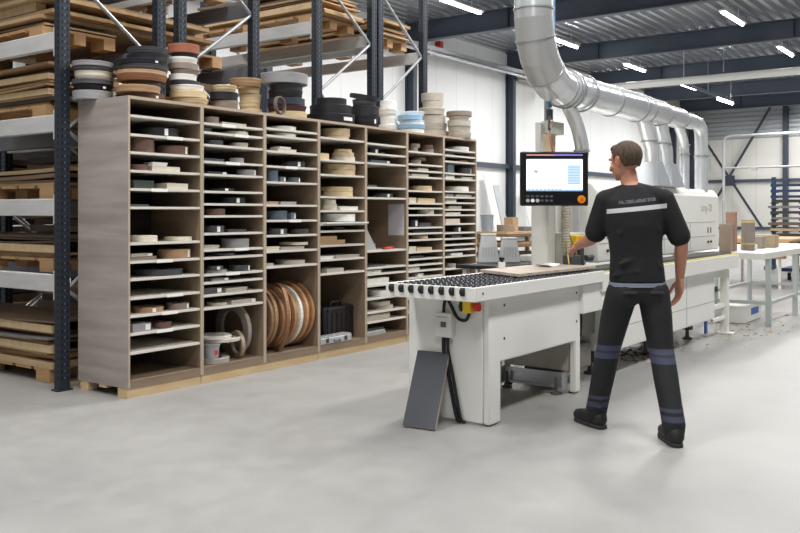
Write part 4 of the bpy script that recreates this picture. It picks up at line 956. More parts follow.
# vertical column carrying the panel
mb = MB(); mb.box(6.29, 6.42, 3.15, 3.30, .885, 1.70); mb.box(6.30, 6.345, 3.22, 3.27, 1.70, 2.05); build(mb, 'control_column', steel_white2, em, bevel=.008)
build(MB().box(6.52, 6.62, 3.245, 3.32, .886, 2.06), 'upper_post', mat('beige post', 'd0bda1', .5, var=.03), em, bevel=.004)
build(MB().box(6.36, 6.62, 3.17, 3.244, 1.96, 2.06), 'bracket', mat('pale green-grey bracket', 'c5c8bb', .5), em, bevel=.004)
mb = MB(); rs = []; ps = []
for k in range(46): ps.append((6.50, 3.10, 1.02 + k * .011)); rs.append(.036 if k % 2 else .029)
mb.tube(ps, rs, 14); build(mb, 'corrugated_hose', mat('beige hose', 'bdb7a6', .6, var=.04), em)
mb = MB(); mb.tube(bez([(6.33, 3.13, 2.05), (6.25, 3.1, 2.02), (6.18, 3.08, 1.93), (6.17, 3.05, 1.80), (6.22, 3.05, 1.72)]), .007)
build(mb, 'air_line', mat('copper hose', 'a8674a', .4), em)
mb = MB(); mb.tube([(6.30, 3.14, 2.09), (6.22, 3.10, 2.05), (6.17, 3.08, 1.97)], .012); mb.tube([(6.30, 3.14, 2.06), (6.30, 3.14, 2.14)], .026)
build(mb, 'coupling', mat('dark coupling', '4d4b4c', .4, .5), em)
# machinery under the rail next to the infeed table
mb = MB(); mb.box(6.30, 6.60, 3.25, 3.34, .05, .57); build(mb, 'inner_panel', mat('machine inside', '5b5b57', .6, .2, var=.2, scale=8), em, smooth=False)
mb = MB(); mb.tube([(6.12, 3.1, .05), (6.12, 3.1, .7)], .03); mb.tube([(6.22, 3.15, .30), (6.22, 3.15, .7)], .045); mb.tube([(6.05, 3.2, .42), (6.5, 3.2, .42)], .02); mb.tube([(6.05, 3.12, .52), (6.5, 3.12, .50)], .016)
build(mb, 'pipework', mat('pipework grey', '6a6b6a', .4, .6), em)
build(MB().box(6.05, 6.56, 2.90, 3.24, .10, .30), 'motor_box', mat('greige casing', '7d7870', .5), em, bevel=.02)
build(MB().box(6.36, 6.42, 2.89, 2.90, .42, .52).box(6.36, 6.6, 2.895, 3.24, .36, .57), 'valve_unit', mat('olive casing', '77776c', .5), em, smooth=False)
for x in (6.15, 6.75, 8.0, 9.2):
    build(MB().lathe((x, 3.0, 0), [(.05, .001), (.05, .015), (.02, .03), (.018, .105), (.03, .11)], 16).box(x - .035, x + .035, 2.95, 3.05, .10, .215), 'foot', mat('dark foot', '55504b', .5), em)
build(MB().box(9.12, 9.17, 2.78, 2.80, .08, .30), 'blue_marker', mat('blue marker', '2f4f9c', .4), em, smooth=False)
# end frame on the outfeed side
mb = MB(); mb.box(9.80, 9.88, 2.76, 2.84, .02, .72); mb.box(9.80, 9.88, 3.36, 3.44, .02, .72); mb.box(9.38, 9.88, 2.78, 2.82, .30, .34); mb.box(9.38, 9.88, 2.78, 2.82, .17, .20); mb.box(9.77, 9.91, 2.70, 2.88, .001, .02); mb.box(9.77, 9.91, 3.33, 3.47, .001, .02); mb.box(9.80, 9.88, 2.84, 3.36, .62, .70)
build(mb, 'end_frame', steel_white, em, smooth=False)
build(MB().tube([(9.40, 2.77, .52), (9.40, 2.75, .52)], .03, 14), 'vent', mat('dark screw', '3c3d40', .4, .5), em)

# control panel
cp = thing('control_panel', 'black operator panel with a lit screen, mounted above the infeed end', 'screen', (5.99, 3.25, 1.38), YAW - PI / 2)
d_, l_ = 6.72, 154.5 / 878 * 6.72
cp.location = (.807 * d_ + .59 * l_, .59 * d_ - .807 * l_, EYE + (212 - 178.7) / 878 * d_)
w_, h_ = .26, .208
build(MB().box(-w_, w_, 0, .05, -h_, h_), 'housing', mat('panel black', '0e0e12', .3, var=.02), cp, bevel=.012, local=True)
build(MB().box(-.03, .03, .05, .14, -.08, .08), 'mount', mat('machine dark grey', '5c5e62', .4, .5), cp, local=True, smooth=False)
def em_mat(n, hx, e): return mat(n, hx, .4, var=.0, emit=e)
build(MB().box(-.215, .215, -.0015, 0, -.095, .15), 'screen', em_mat('screen white', 'f4f5fb', 1.0), cp, local=True, smooth=False)
def scr(x0, x1, z0, z1, m_, nm): build(MB().box(x0, x1, -.0026, -.0018, z0, z1), nm, m_, cp, local=True, smooth=False)
scr(.100, .200, -.045, .105, em_mat('screen blue', 'a9c3e6', .8), 'side_list')
for k in range(6): scr(.106, .194, .085 - k * .024, .087 - k * .024, em_mat('screen line', '6d8fc4', .7), 'list_line') if False else None
mb = MB()
for k in range(7): mb.box(.105, .195, -.0034, -.0028, .088 - k * .021, .0905 - k * .021)
build(mb, 'list_lines', em_mat('screen line', '5f82bd', .7), cp, local=True, smooth=False)
scr(-.215, .215, -.095, -.083, em_mat('screen taskbar', '86a6d6', .7), 'taskbar')
scr(-.215, .215, .135, .150, em_mat('screen header', 'd5d8e2', .9), 'header')
mb = MB()
for k in range(9): mb.box(-.205 + k * .03, -.185 + k * .03, -.0034, -.0028, -.092, -.078)
mb.prism([(-.165, -.0034, .055), (-.14, -.0034, .040), (-.12, -.0034, .055), (-.145, -.0034, .070)], (0, .0006, 0))
mb.box(-.19, .03, -.0034, -.0028, -.02, -.0185); mb.box(.045, .09, -.0034, -.0028, .06, .062); mb.box(.045, .09, -.0034, -.0028, .045, .047); mb.box(.045, .09, -.0034, -.0028, -.02, -.018)
build(mb, 'screen_icons', em_mat('screen icons', '9aa6a0', .7), cp, local=True, smooth=False)
m_ = mat('light bar', 'c9a8a0', .3, var=0, emit=.7)
build(MB().box(-.215, 0, -.0015, 0, .176, .186), 'light_bar', em_mat('bar warm', 'b9817a', .8), cp, local=True, smooth=False)
build(MB().box(0, .215, -.0015, 0, .176, .186), 'light_bar', em_mat('bar violet', '7f6fc9', .8), cp, local=True, smooth=False)
for k, hx in enumerate(('bdbdbd', 'f2f2f2', 'bdbdbd')):
    build(MB().tube([(-.205 + k * .037, .0, -.168), (-.205 + k * .037, -.010, -.168)], .014, 16), 'push_button', mat('button ' + hx, hx, .3), cp, local=True)
mb = MB()
for k in range(6): mb.box(-.215 + k * .036, -.193 + k * .036, -.003, 0, -.142, -.128)
for k in range(3): mb.box(-.107 + k * .036, -.085 + k * .036, -.003, 0, -.175, -.160)
build(mb, 'key_row', mat('key grey', '55565c', .4), cp, local=True, smooth=False)
build(MB().tube([(.203, 0, -.158), (.203, -.012, -.158), (.203, -.013, -.158), (.203, -.03, -.158)], [.018, .018, .031, .029], 24), 'stop_button', org_pl, cp, local=True)
build(MB().tube([(.203, -.0305, -.158), (.203, -.034, -.158)], .013, 16), 'button_cap', mat('deep orange', 'd9641c', .35), cp, local=True)

# ------------------------------------------------------------------ extraction ducting
ed = thing('extraction_duct', 'large galvanised extraction duct bending down from the roof over the machine', 'duct', (6.0, 3.1, 2.2))
DX, DY, DZ, DR = 5.955, 3.1, 2.32, .148
build(MB().tube([(DX, DY, HT - .01), (DX, DY, 2.86)], DR, 36), 'riser', zinc_lt, ed)
grey_d = mat('matt duct grey', 'c0c1c0', .32, .5, var=.04, scale=2)
BR = .47; pts = []
for k in range(6):
    a = k / 5 * PI / 2; pts.append(Vector((DX + BR - BR * math.cos(a), DY, DZ + BR - BR * math.sin(a))))
pts = [Vector((DX, DY, 2.86))] + pts + [Vector((6.60, DY, DZ))]
for k in range(len(pts) - 1):
    # mitred gores: rings lie in the bisecting planes
    mb = MB(); rg = []
    for j in (k, k + 1):
        P = pts[j]
        t0 = (pts[j] - pts[j - 1]).normalized() if j > 0 else (pts[1] - pts[0]).normalized()
        t1 = (pts[j + 1] - pts[j]).normalized() if j < len(pts) - 1 else t0
        nrm = (t0 + t1).normalized(); dseg = (pts[k + 1] - pts[k]).normalized()
        u = dseg.cross(Vector((0, 1, 0))).normalized(); v = Vector((0, 1, 0)); ring_ = []
        for s_ in range(36):
            a = 2 * PI * s_ / 36; w = (u * math.cos(a) + v * math.sin(a)) * DR
            w = w - dseg * (w.dot(nrm) / dseg.dot(nrm)); ring_.append(mb.b.verts.new(P + w))
        rg.append(ring_)
    for s_ in range(36): mb.b.faces.new((rg[0][s_], rg[0][(s_ + 1) % 36], rg[1][(s_ + 1) % 36], rg[1][s_]))
    build(mb, 'elbow_segment', grey_d if k < 4 else zinc_lt, ed)
def collar(p, ax, R, w=.014, ex=.008, nm='collar', m_=None):
    p = Vector(p); ax = Vector(ax).normalized(); R_ = Vector((0, 0, 1)).rotation_difference(ax).to_matrix().to_4x4()
    build(MB().lathe(p, [(R - .002, -w / 2), (R + ex, -w / 2), (R + ex, w / 2), (R - .002, w / 2)], 36, closed=True, mtx=R_), nm, m_ or zinc, ed)
collar((DX, DY, 3.07), (0, 0, 1), DR); collar((DX, DY, 2.86), (0, 0, 1), DR)
for k in range(1, 7):
    t0 = (pts[k] - pts[k - 1]).normalized(); t1 = (pts[k + 1] - pts[k]).normalized() if k < 7 - 0 and k + 1 < len(pts) else t0
    if k in (2, 4, 6): collar(pts[k], t0 + t1, DR * 1.01, .010, .006)
for x in (6.50, 6.56, 6.80): collar((x, DY, DZ), (1, 0, 0), DR, .022, .012)
build(MB().tube([(6.70, 3.36, .885), (6.70, 3.36, 2.36)], .028, 12), 'grey_mast', mat('mast grey', '8f9294', .5, .2), em)
segs = [(6.60, 8.25, .136), (8.25, 8.75, .128), (8.75, 9.35, .108), (9.35, 9.75, .085)]
for i, (a, b, r_) in enumerate(segs):
    nr = segs[i + 1][2] if i < 3 else .072
    build(MB().tube([(a, DY, DZ), (b - .10, DY, DZ), (b, DY, DZ)], [r_, r_, nr], 32), 'main_pipe', zinc_lt, ed)
    if i: collar((a, DY, DZ), (1, 0, 0), r_, .014, .007)
for x in (7.4, 8.02): collar((x, DY, DZ), (1, 0, 0), .136, .014, .007)
build(MB().tube(bez([(9.75, DY, DZ), (9.88, DY, DZ - .005), (9.97, DY, DZ - .07), (10.0, DY, DZ - .20), (10.0, DY, 1.95), (10.0, DY, 1.565)], 8), .072, 24), 'drop_pipe', zinc_lt, ed)
build(MB().tube(bez([(6.52, DY, DZ - .10), (6.66, DY, DZ - .22), (6.76, DY, DZ - .34), (6.81, DY, DZ - .5), (6.81, DY + .06, 1.6), (6.81, DY + .08, 1.14)], 8), .058, 20), 'drop_pipe', zinc_lt, ed)
for x, x2 in ((8.22, 8.45), (8.65, 8.85)):
    build(MB().tube([(x, DY, DZ - .09), (x + .10, DY, DZ - .22), (x2 - .02, DY, DZ - .36), (x2, DY, DZ - .52)], .072, 20), 'drop_pipe', zinc_lt, ed)
build(MB().tube(bez([(9.20, DY, DZ - .06), (9.32, DY, DZ - .16), (9.40, DY, DZ - .26), (9.42, DY, DZ - .4), (9.42, DY, 1.565)], 8), .050, 18), 'drop_pipe', zinc_lt, ed)
for (x, z, r_) in ((6.81, 1.84, .058), (8.37, 2.02, .072), (8.77, 2.02, .072), (9.41, 1.95, .05), (10.0, 1.96, .072), (9.42, 2.05, .05)): collar((x, DY, z), (0, 0, 1), r_, .016, .010)
mb = MB()
for x in (8.45, 8.85):
    lo = [(x - .19, DY - .13, 1.585), (x + .19, DY - .13, 1.585), (x + .19, DY + .13, 1.585), (x - .19, DY + .13, 1.585)]
    hi = [(x - .08, DY - .08, 1.82), (x + .08, DY - .08, 1.82), (x + .08, DY + .08, 1.82), (x - .08, DY + .08, 1.82)]
    a = [mb.b.verts.new(p_) for p_ in lo]; c = [mb.b.verts.new(p_) for p_ in hi]
    mb.b.faces.new(a[::-1]); mb.b.faces.new(c)
    for k in range(4): mb.b.faces.new((a[k], a[(k + 1) % 4], c[(k + 1) % 4], c[k]))
build(mb, 'funnel', mat('light zinc funnel', 'cdd2d6', .35, .45, var=.05), ed, smooth=False)
ah = bez([(6.93, 3.42, HT - .005), (6.93, 3.42, 4.5), (6.93, 3.42, 2.9), (6.75, 3.36, 2.5), (6.38, 3.24, 2.36), (6.31, 3.14, 2.16)], 10)
tag(build(MB().tube(ah, .016, 8), 'air_hose', mat('blue hose', '5f93c9', .4, var=.05)), 'thin blue air hose dropping from the roof behind the big duct', 'hose')

# ------------------------------------------------------------------ outfeed roller table and what stands there
ot = thing('outfeed_table', 'grey-green framed outfeed table at the far end of the white machine', 'table', (12.1, 3.05, 0))
gg = mat('grey green frame', 'b4bcbb', .45, var=.05)
mb = MB(); mb.box(10.42, 13.9, 2.54, 2.58, .79, .86); mb.box(10.42, 13.9, 3.54, 3.58, .79, .86); mb.box(10.42, 10.46, 2.58, 3.54, .79, .86); mb.box(13.86, 13.9, 2.58, 3.54, .79, .86)
build(mb, 'frame', steel_white2, ot, smooth=False)
for k in range(24):
    x = 10.53 + k * .142
    build(MB().tube([(x, 2.581, .842), (x, 3.539, .842)], .026, 12), 'roller', mat('roller cream', 'd8d6cd', .35), ot)
for x in (10.74, 12.1, 13.8):
    for y in (2.56, 3.56): build(MB().box(x - .028, x + .028, y - .028, y + .028, .001, .7895), 'leg', gg, ot, smooth=False)
for y in (2.56, 3.56): build(MB().box(10.74, 13.8, y - .015, y + .015, .25, .29), 'stretcher', gg, ot, smooth=False)
for x in (10.74, 13.8): build(MB().box(x - .015, x + .015, 2.56, 3.56, .25, .29), 'stretcher', gg, ot, smooth=False)
cbm = mat('cardboard', 'b39679', .7, var=.06); cbm2 = mat('pinkish cardboard', 'a07f70', .7, var=.05)
tag(build(MB().box(10.50, 10.66, 2.93, 3.05, .869, 1.19), 'cardboard_box', mat('brown carton', '9a8878', .7, var=.06), bevel=.003), 'tall brown carton standing on the outfeed table beside the hood end', 'box')
tag(build(MB().box(10.66, 10.78, 2.92, 3.02, .869, 1.33), 'cardboard_box', cbm2, bevel=.003), 'narrow pinkish carton standing upright, tallest on the outfeed table', 'box')
wr = thing('wrapped_roll', 'upright grey-brown roll with two yellow bands on the outfeed table', 'roll', (11.06, 2.87, .869))
build(MB().lathe((11.06, 2.87, .869), [(.074, 0), (.078, .004), (.078, .36), (.074, .364)], 28), 'roll', mat('grey brown wrap', '8c837a', .6, var=.08, stretch=(20, 20, 1)), wr)
for z in (.935, 1.20): build(MB().lathe((11.06, 2.87, z), [(.0785, 0), (.0805, 0), (.0805, .022), (.0785, .022)], 28, closed=True), 'band', mat('yellow band', 'cdb973', .6), wr)
tag(build(MB().box(11.25, 11.42, 2.85, 3.02, .869, .93), 'cardboard_box', steel_white, bevel=.003), 'low white box right of the banded roll on the outfeed table', 'box')
tag(build(MB().box(11.62, 11.85, 2.85, 3.1, .869, 1.02), 'cardboard_box', mat('greige carton', '9c9285', .7), bevel=.003), 'grey-beige carton farther along the outfeed table', 'box')
tag(build(MB().box(12.05, 12.3, 2.8, 3.1, .869, 1.03), 'cardboard_box', mat('sand carton', 'ad9a80', .7), bevel=.003), 'sand-coloured carton farthest along the outfeed table', 'box')
wb = thing('storage_bin', 'white floor bin with a blue label under the outfeed table', 'bin', (11.17, 3.0, 0))
build(MB().box(10.80, 11.55, 2.84, 3.2, .002, .215), 'bin_body', steel_white, wb, bevel=.012)
build(MB().box(11.08, 11.42, 2.8365, 2.8390, .085, .165), 'label', mat('blue label', '3f66ae', .5, var=.02), wb, smooth=False)
text('BOX', .05, mat('white print', 'f4f4f4', .5), wb, Matrix.Translation(Vector((10.78, 2.836, .125)) - wloc(wb)) @ Matrix.Rotation(PI / 2, 4, 'X')) if False else None

# board pile by the long wall, with things on it
ps_ = pallet(11.9, 12.9, 6.68, 7.32, .001, 'timber pallet on the floor under the brown board pile', pine)
z = .112
cc = ['brown', 'tan', 'dark', 'brown', 'tan', 'brown', 'tan', 'dark', 'brown', 'tan', 'brown', 'pale']
rn = random.Random(4)
for i, c in enumerate(cc):
    a, b = rn.uniform(-.05, .05), rn.uniform(-.05, .05)
    board(11.88 + a, 12.95 + a * .5, 6.66 + b, 7.36 + b, z, .038, c, '%s board in the pile beyond the last cabinet, %s from the bottom' % (NAMEC[c], ORD[i] if i else 'first'), 'boards piled beyond the last cabinet', rn.uniform(-.02, .02))
    z += .04
    if i in (1, 3, 5, 7, 9):
        for q, (x, y) in enumerate(((11.95, 6.75), (12.75, 6.75), (12.0, 7.2), (12.75, 7.2))):
            tag(build(MB().box(x, x + .07, y, y + .05, z, z + .085), 'spacer_block', pine, smooth=False),
                'pine spacer block in the board pile, %s layer, %s' % (['lowest', 'second', 'third', 'fourth', 'fifth'][i // 2], ['near left corner', 'near right corner', 'far left corner', 'far right corner'][q]), 'block', 'spacer blocks in the board pile')
        z += .0865
    if i == 11: PT = z + .001
bk = thing('bucket', 'grey-blue bucket standing on the board pile beyond the cabinets', 'bucket', (12.05, 7.1, PT))
build(MB().lathe((12.05, 7.1, PT), [(.085, 0), (.105, .25), (.110, .25), (.110, .262), (.100, .262), (.082, .004)], 26), 'bucket_body', mat('bucket grey', '98a1aa', .5), bk)
build(MB().tube(bez([(12.05 - .108, 7.1, PT + .24), (12.05, 6.985, PT + .19), (12.05 + .108, 7.1, PT + .24)]), .004, 6), 'handle', zinc, bk)
tag(build(MB().box(12.42, 12.6, 6.84, 7.0, PT, PT + .22), 'cardboard_box', mat('tan carton', 'bb9a78', .7), bevel=.003), 'tan open carton on the board pile beyond the cabinets', 'box')
tag(build(roll_bm(12.2, 6.85, PT, .14, .10, .07), 'edge_banding_roll', roll_mat('94826f')), 'brown tape roll lying before the bucket on the board pile', 'roll')
tag(build(MB().box(12.64, 12.9, 6.75, 6.92, PT, PT + .07), 'parts_tray', mat('tray grey', '6f7479', .5), bevel=.01), 'low dark grey tray at the right end of the board pile', 'tray')
for i, (x, w, h, hx, lab) in enumerate(((24.1, .45, 2.5, 'e6e6e4', 'tall white sheet leaning against the long wall, left of the others'), (24.7, .38, 2.2, 'b4b8bc', 'grey sheet leaning against the long wall before the dark column'), (26.6, .4, 2.0, 'd9d9d6', 'off-white sheet leaning against the long wall right of the dark column'))):
    mb = MB(); mb.prism([(x, YE - .75, .002), (x + w, YE - .75, .002), (x + w, YE - .172, h), (x, YE - .172, h)], (0, .02, .004))
    tag(build(mb, 'leaning_panel', mat('panel ' + hx, hx, .5, var=.02), smooth=False), lab, 'panel')

# far right: board stack on trestles, board rack and blue dolly
fb = thing('trestle', 'low timber trestle under the far board stack at right', 'trestle', (16.8, 4.1, 0))
for x in (16.1, 17.5):
    build(MB().box(x - .04, x + .04, 3.55, 4.75, .52, .60), 'beam', pine, fb, smooth=False)
    for y in (3.65, 4.65): build(MB().box(x - .02, x + .02, y - .02, y + .02, .001, .52), 'leg', steel_white2, fb, smooth=False)
z = .602
for i, c in enumerate(('tan', 'pale', 'white', 'dark', 'orange', 'pale')):
    th = (.03, .04, .05, .06, .04, .035)[i]
    board(15.9 + .05 * (i % 2), 17.8, 3.5 - .04 * (i % 3), 4.8, z, th, c, '%s board on the far trestle, %s from the bottom' % (NAMEC[c], ORD[i] if i else 'first'), 'boards on the far trestle'); z += th + .002
br = thing('board_rack', 'tall dark blue cantilever rack full of board strips, at the right edge', 'rack', (21.6, 4.4, 0))
bl = mat('rack blue', '2d4368', .45, var=.06)
for y in (3.7, 4.4, 5.1):
    build(MB().box(21.85, 21.95, y - .04, y + .04, .001, 2.15), 'upright', bl, br, smooth=False)
    build(MB().box(21.2, 21.95, y - .05, y + .05, .001, .08), 'base', bl, br, smooth=False)
k = 0; z = .35
NW = ['one', 'two', 'three', 'four', 'five', 'six', 'seven', 'eight', 'nine', 'ten', 'eleven', 'twelve', 'thirteen', 'fourteen']
while z < 1.95:
    for y in (3.7, 4.4, 5.0): build(MB().box(21.25, 21.85, y - .02, y + .02, z, z + .03), 'arm', bl, br, smooth=False)
    if k < 10:
        c = ['brown', 'tan', 'dark', 'dark', 'pale', 'brown', 'grey', 'dark', 'grey', 'dark'][k]
        board(21.27, 21.8, 3.2 + .07 * (k % 3), 4.98 + .05 * (k % 3), z + .031, .05 + .012 * (k % 2), c, '%s board strip on arm level %s of the far cantilever rack' % (NAMEC[c], NW[k]), 'strips on the far cantilever rack')
    else: build(MB().box(21.25, 21.29, 3.3, 5.02, z + .0005, z + .06), 'stop_bar', bl, br, smooth=False)
    k += 1; z += .13
dl = thing('dolly', 'flat blue dolly with black castors near the right edge', 'dolly', (18.7, 3.65, 0))
build(MB().box(18.2, 19.2, 3.15, 4.1, .17, .24), 'deck', bl, dl, bevel=.01)
for x in (18.32, 19.08):
    for y in (3.27, 3.98):
        c_ = build(MB().tube([(x, y - .02, .075), (x, y + .02, .075)], .074, 20), 'castor', black_rb, dl)
        build(MB().box(x - .012, x + .012, y - .03, y - .022, .07, .17).box(x - .012, x + .012, y + .022, y + .03, .07, .17), 'fork', zinc, c_, smooth=False)
board(18.25, 19.15, 3.55, 4.4, .242, .05, 'grey', 'grey board lying on the flat blue dolly', None) if False else None

# shavings under and around the machine
mb = MB(); rn = random.Random(9)
def chips(cx, cy, sx, sy, n, mi, s0, s1):
    for _ in range(n):
        x = rn.gauss(cx, sx); y = rn.gauss(cy, sy); a = rn.uniform(0, 6.28); s = rn.uniform(s0, s1); z = rn.uniform(.001, .004)
        t_ = rn.uniform(0, .5) * s; dx, dy = math.cos(a) * s, math.sin(a) * s
        v = [mb.b.verts.new(p_) for p_ in ((x - dx, y - dy, z), (x + dy * .3, y - dx * .3, z + t_), (x + dx, y + dy, z + t_ * .3), (x - dy * .3, y + dx * .3, z))]
        f = mb.b.faces.new(v); f.material_index = mi
chips(8.1, 3.1, .35, .12, 260, 1, .012, .04); chips(7.9, 2.95, .5, .12, 160, 0, .008, .025); chips(6.2, 2.9, .25, .12, 90, 0, .008, .02)
chips(9.9, 2.7, .5, .2, 180, 0, .008, .03); chips(11.8, 3.3, .9, .4, 120, 0, .01, .035); chips(5.5, 3.1, .35, .2, 160, 0, .006, .015)
chips(7.6, 2.4, .9, .2, 60, 0, .004, .010)
o = build(mb, 'wood_chips', [mat('pale shavings', 'c9b08c', .8, var=.1), mat('dark scraps', '3c3936', .7, var=.3)], smooth=False)
tag(o, 'pale shavings and dark scraps scattered on the floor beneath the machine', 'shavings', kind='stuff')

# ------------------------------------------------------------------ the man at the machine
MX, MY = .807 * 5.3 + .59 * 1.40, .59 * 5.3 - .807 * 1.40
man = thing('person', 'man in black T-shirt and dark work trousers walking towards the machine, seen from behind', 'person', (MX, MY, 0), YAW - PI / 2)
def remeshed(mb, name, m, vox, it=3, fac=.5):
    me = bpy.data.meshes.new(name); bmesh.ops.recalc_face_normals(mb.b, faces=mb.b.faces); mb.b.to_mesh(me); mb.b.free()
    o = bpy.data.objects.new(name, me); COL.objects.link(o)
    r = o.modifiers.new('r', 'REMESH'); r.mode = 'VOXEL'; r.voxel_size = vox; r.use_smooth_shade = True
    s = o.modifiers.new('s', 'SMOOTH'); s.iterations = it; s.factor = fac
    dg = bpy.context.evaluated_depsgraph_get(); dg.update()
    m2 = bpy.data.meshes.new_from_object(o.evaluated_get(dg))
    o.modifiers.clear(); o.data = m2; m2.materials.clear()
    for q in (m if isinstance(m, (list, tuple)) else [m]): m2.materials.append(q)
    m2.polygons.foreach_set('use_smooth', [True] * len(m2.polygons)); o.parent = man
    return o
V = Vector
# joints, local frame: x right, y away from the camera, z up
HipL, HipR = V((-.060, .01, .87)), V((.125, -.01, .87))
KnL, KnR = V((-.125, .07, .500)), V((.155, -.08, .500))
AnL, AnR = V((-.185, .13, .105)), V((.165, -.285, .105))
ShL, ShR = V((-.150, .03, 1.405)), V((.185, -.02, 1.410))
ElL, WrL = V((-.205, .10, 1.175)), V((-.262, .305, 1.115))
ElR, WrR = V((.290, -.03, 1.150)), V((.300, .035, .925))
skin = mat('skin', 'b98168', .5, var=.04, scale=12)
mb = MB()
mb.loft([(.03, 0, .84, .12, .09), (.03, 0, .90, .138, .095), (.028, 0, 1.0, .138, .095), (.022, 0, 1.08, .138, .095), (.018, 0, 1.20, .155, .105), (.016, .005, 1.32, .172, .108), (.016, .01, 1.40, .165, .095), (.014, .015, 1.455, .105, .075), (.008, .02, 1.49, .062, .062)])
mb.limb([(.006, .01, 1.44), (-.004, .03, 1.50), (-.014, .045, 1.57)], [.066, .052, .052])
for S, E_, W in ((ShL, ElL, WrL), (ShR, ElR, WrR)):
    mb.limb([S, S.lerp(E_, .4), S.lerp(E_, .8), E_, E_.lerp(W, .25), E_.lerp(W, .7), W], [.047, .048, .042, .039, .041, .032, .026])
for Hp, K, A_ in ((HipL, KnL, AnL), (HipR, KnR, AnR)):
    mb.limb([Hp, Hp.lerp(K, .5), K, K.lerp(A_, .3), K.lerp(A_, .8), A_], [.082, .070, .053, .055, .038, .036])
    toe = V((-.40, .91, 0)) if Hp is HipL else V((-.02, 1, 0))
    mb.limb([A_ + V((0, 0, -.03)) - toe * .03, A_ + toe * .10 + V((0, 0, -.05)), A_ + toe * .17 + V((0, 0, -.06))], [.036, .034, .028])
# head turned slightly left, face away from the camera
HC = V((-.030, .045, 1.640)); RH = Matrix.Translation(HC) @ Matrix.Rotation(math.radians(38), 4, 'Z') @ Matrix.Rotation(math.radians(-10), 4, 'X')
def hp(x, y, z): return RH @ V((x, y, z))
mb.ellipsoid(hp(0, -.012, .022), (.077, .096, .090), 24, RH.to_3x3().to_4x4())
mb.ellipsoid(hp(0, .028, -.035), (.060, .066, .078), 24, RH.to_3x3().to_4x4())       # face and jaw
mb.ellipsoid(hp(0, .066, -.088), (.026, .022, .020), 12, RH.to_3x3().to_4x4())       # chin
mb.limb([hp(0, .088, .012), hp(0, .104, -.018), hp(0, .108, -.030)], [.009, .012, .015], 10)   # nose
mb.ellipsoid(hp(0, .082, .026), (.050, .016, .011), 12, RH.to_3x3().to_4x4())        # brow
mb.ellipsoid(hp(0, .088, -.056), (.024, .010, .006), 12, RH.to_3x3().to_4x4())       # lips
mb.ellipsoid(hp(0, .086, -.064), (.021, .010, .006), 12, RH.to_3x3().to_4x4())
for s in (-1, 1):
    mb.ellipsoid(hp(s * .080, -.004, -.005), (.009, .020, .032), 14, RH.to_3x3().to_4x4())   # ears
    mb.ellipsoid(hp(s * .086, -.012, .008), (.006, .016, .020), 12, RH.to_3x3().to_4x4())
    mb.ellipsoid(hp(s * .045, .060, -.030), (.022, .022, .018), 12, RH.to_3x3().to_4x4())    # cheeks
def hand(W, d, side, palm_n, curl):
    """d = direction of the fingers, side = towards the thumb, palm_n = out of the palm"""
    d = V(d).normalized(); side = (V(side) - d * V(side).dot(d)).normalized(); n = V(palm_n); n = (n - d * n.dot(d) - side * n.dot(side)).normalized()
    for k in range(4):
        o = side * (.030 - .020 * k)
        base = W + d * (.088 - .004 * abs(k - 1)) + o
        mb.limb([W + d * .012 + o * .6, W + d * .05 + o * .9, base], [.0175, .0165, .013], 12)
        L_ = (.040, .045, .042, .033)[k]; a1 = curl * .5; p1 = base + (d * math.cos(a1) + n * math.sin(a1)) * L_
        a2 = curl * 1.3; p2 = p1 + (d * math.cos(a2) + n * math.sin(a2)) * L_ * .65; a3 = curl * 2.; p3 = p2 + (d * math.cos(a3) + n * math.sin(a3)) * L_ * .5
        mb.limb([base, p1, p2, p3], [.0090, .0084, .0078, .0070], 10)
    b = W + d * .025 + side * .022 + n * .004
    q1 = b + (side * .75 + d * .6 + n * .25).normalized() * .042; q2 = q1 + (side * .25 + d * .9 + n * .3).normalized() * .032; q3 = q2 + (d * .95 + n * .35).normalized() * .022
    mb.limb([b, q1, q2, q3], [.015, .0115, .0100, .0085], 10)
hand(WrL, (-.22, .93, -.22), (.62, .2, .75), (-.3, .1, -.95), .45)
hand(WrR, (-.02, .10, -1), (-.1, 1, .1), (-1, -.1, 0), .45)
body = remeshed(mb, 'body', skin, .0042, 2, .5)
# hair: short, brown
mb = MB()
mb.ellipsoid(hp(0, -.018, .030), (.084, .101, .093), 28, RH.to_3x3().to_4x4())
mb.ellipsoid(hp(0, -.058, -.008), (.062, .042, .056), 20, RH.to_3x3().to_4x4())
mb.ellipsoid(hp(0, .040, .085), (.055, .040, .028), 16, RH.to_3x3().to_4x4())
b_ = mb.b
inv = RH.inverted()
hair = remeshed(mb, 'hair', mat('brown hair', '4d3c30', .75, var=.35, scale=60, stretch=(1, 1, .3), bump=.5), .006, 1, .5)
bm = bmesh.new(); bm.from_mesh(hair.data)                 # open the cap over face and ears
rem = []
for f in bm.faces:
    c = inv @ f.calc_center_median()
    if c.y > .030 and c.z < .060 or (c.z < -.002 and c.y > -.028) or c.z < -.045: rem.append(f)
bmesh.ops.delete(bm, geom=rem, context='FACES'); bm.to_mesh(hair.data); bm.free()
sd = hair.modifiers.new('t', 'SOLIDIFY'); sd.thickness = .004; sd.offset = -1
for s in (-1, 1):
    c = hp(s * .031, .075, .006)
    e = build(MB().ellipsoid(c, (.0105, .0085, .0080), 14), 'eye', mat('eye white', 'e8e4de', .3, var=0), man, local=True)
    build(MB().ellipsoid(hp(s * .031, .0822, .006), (.0052, .0025, .0052), 10), 'iris', mat('iris', '3c2e26', .3, var=0), e, local=True)
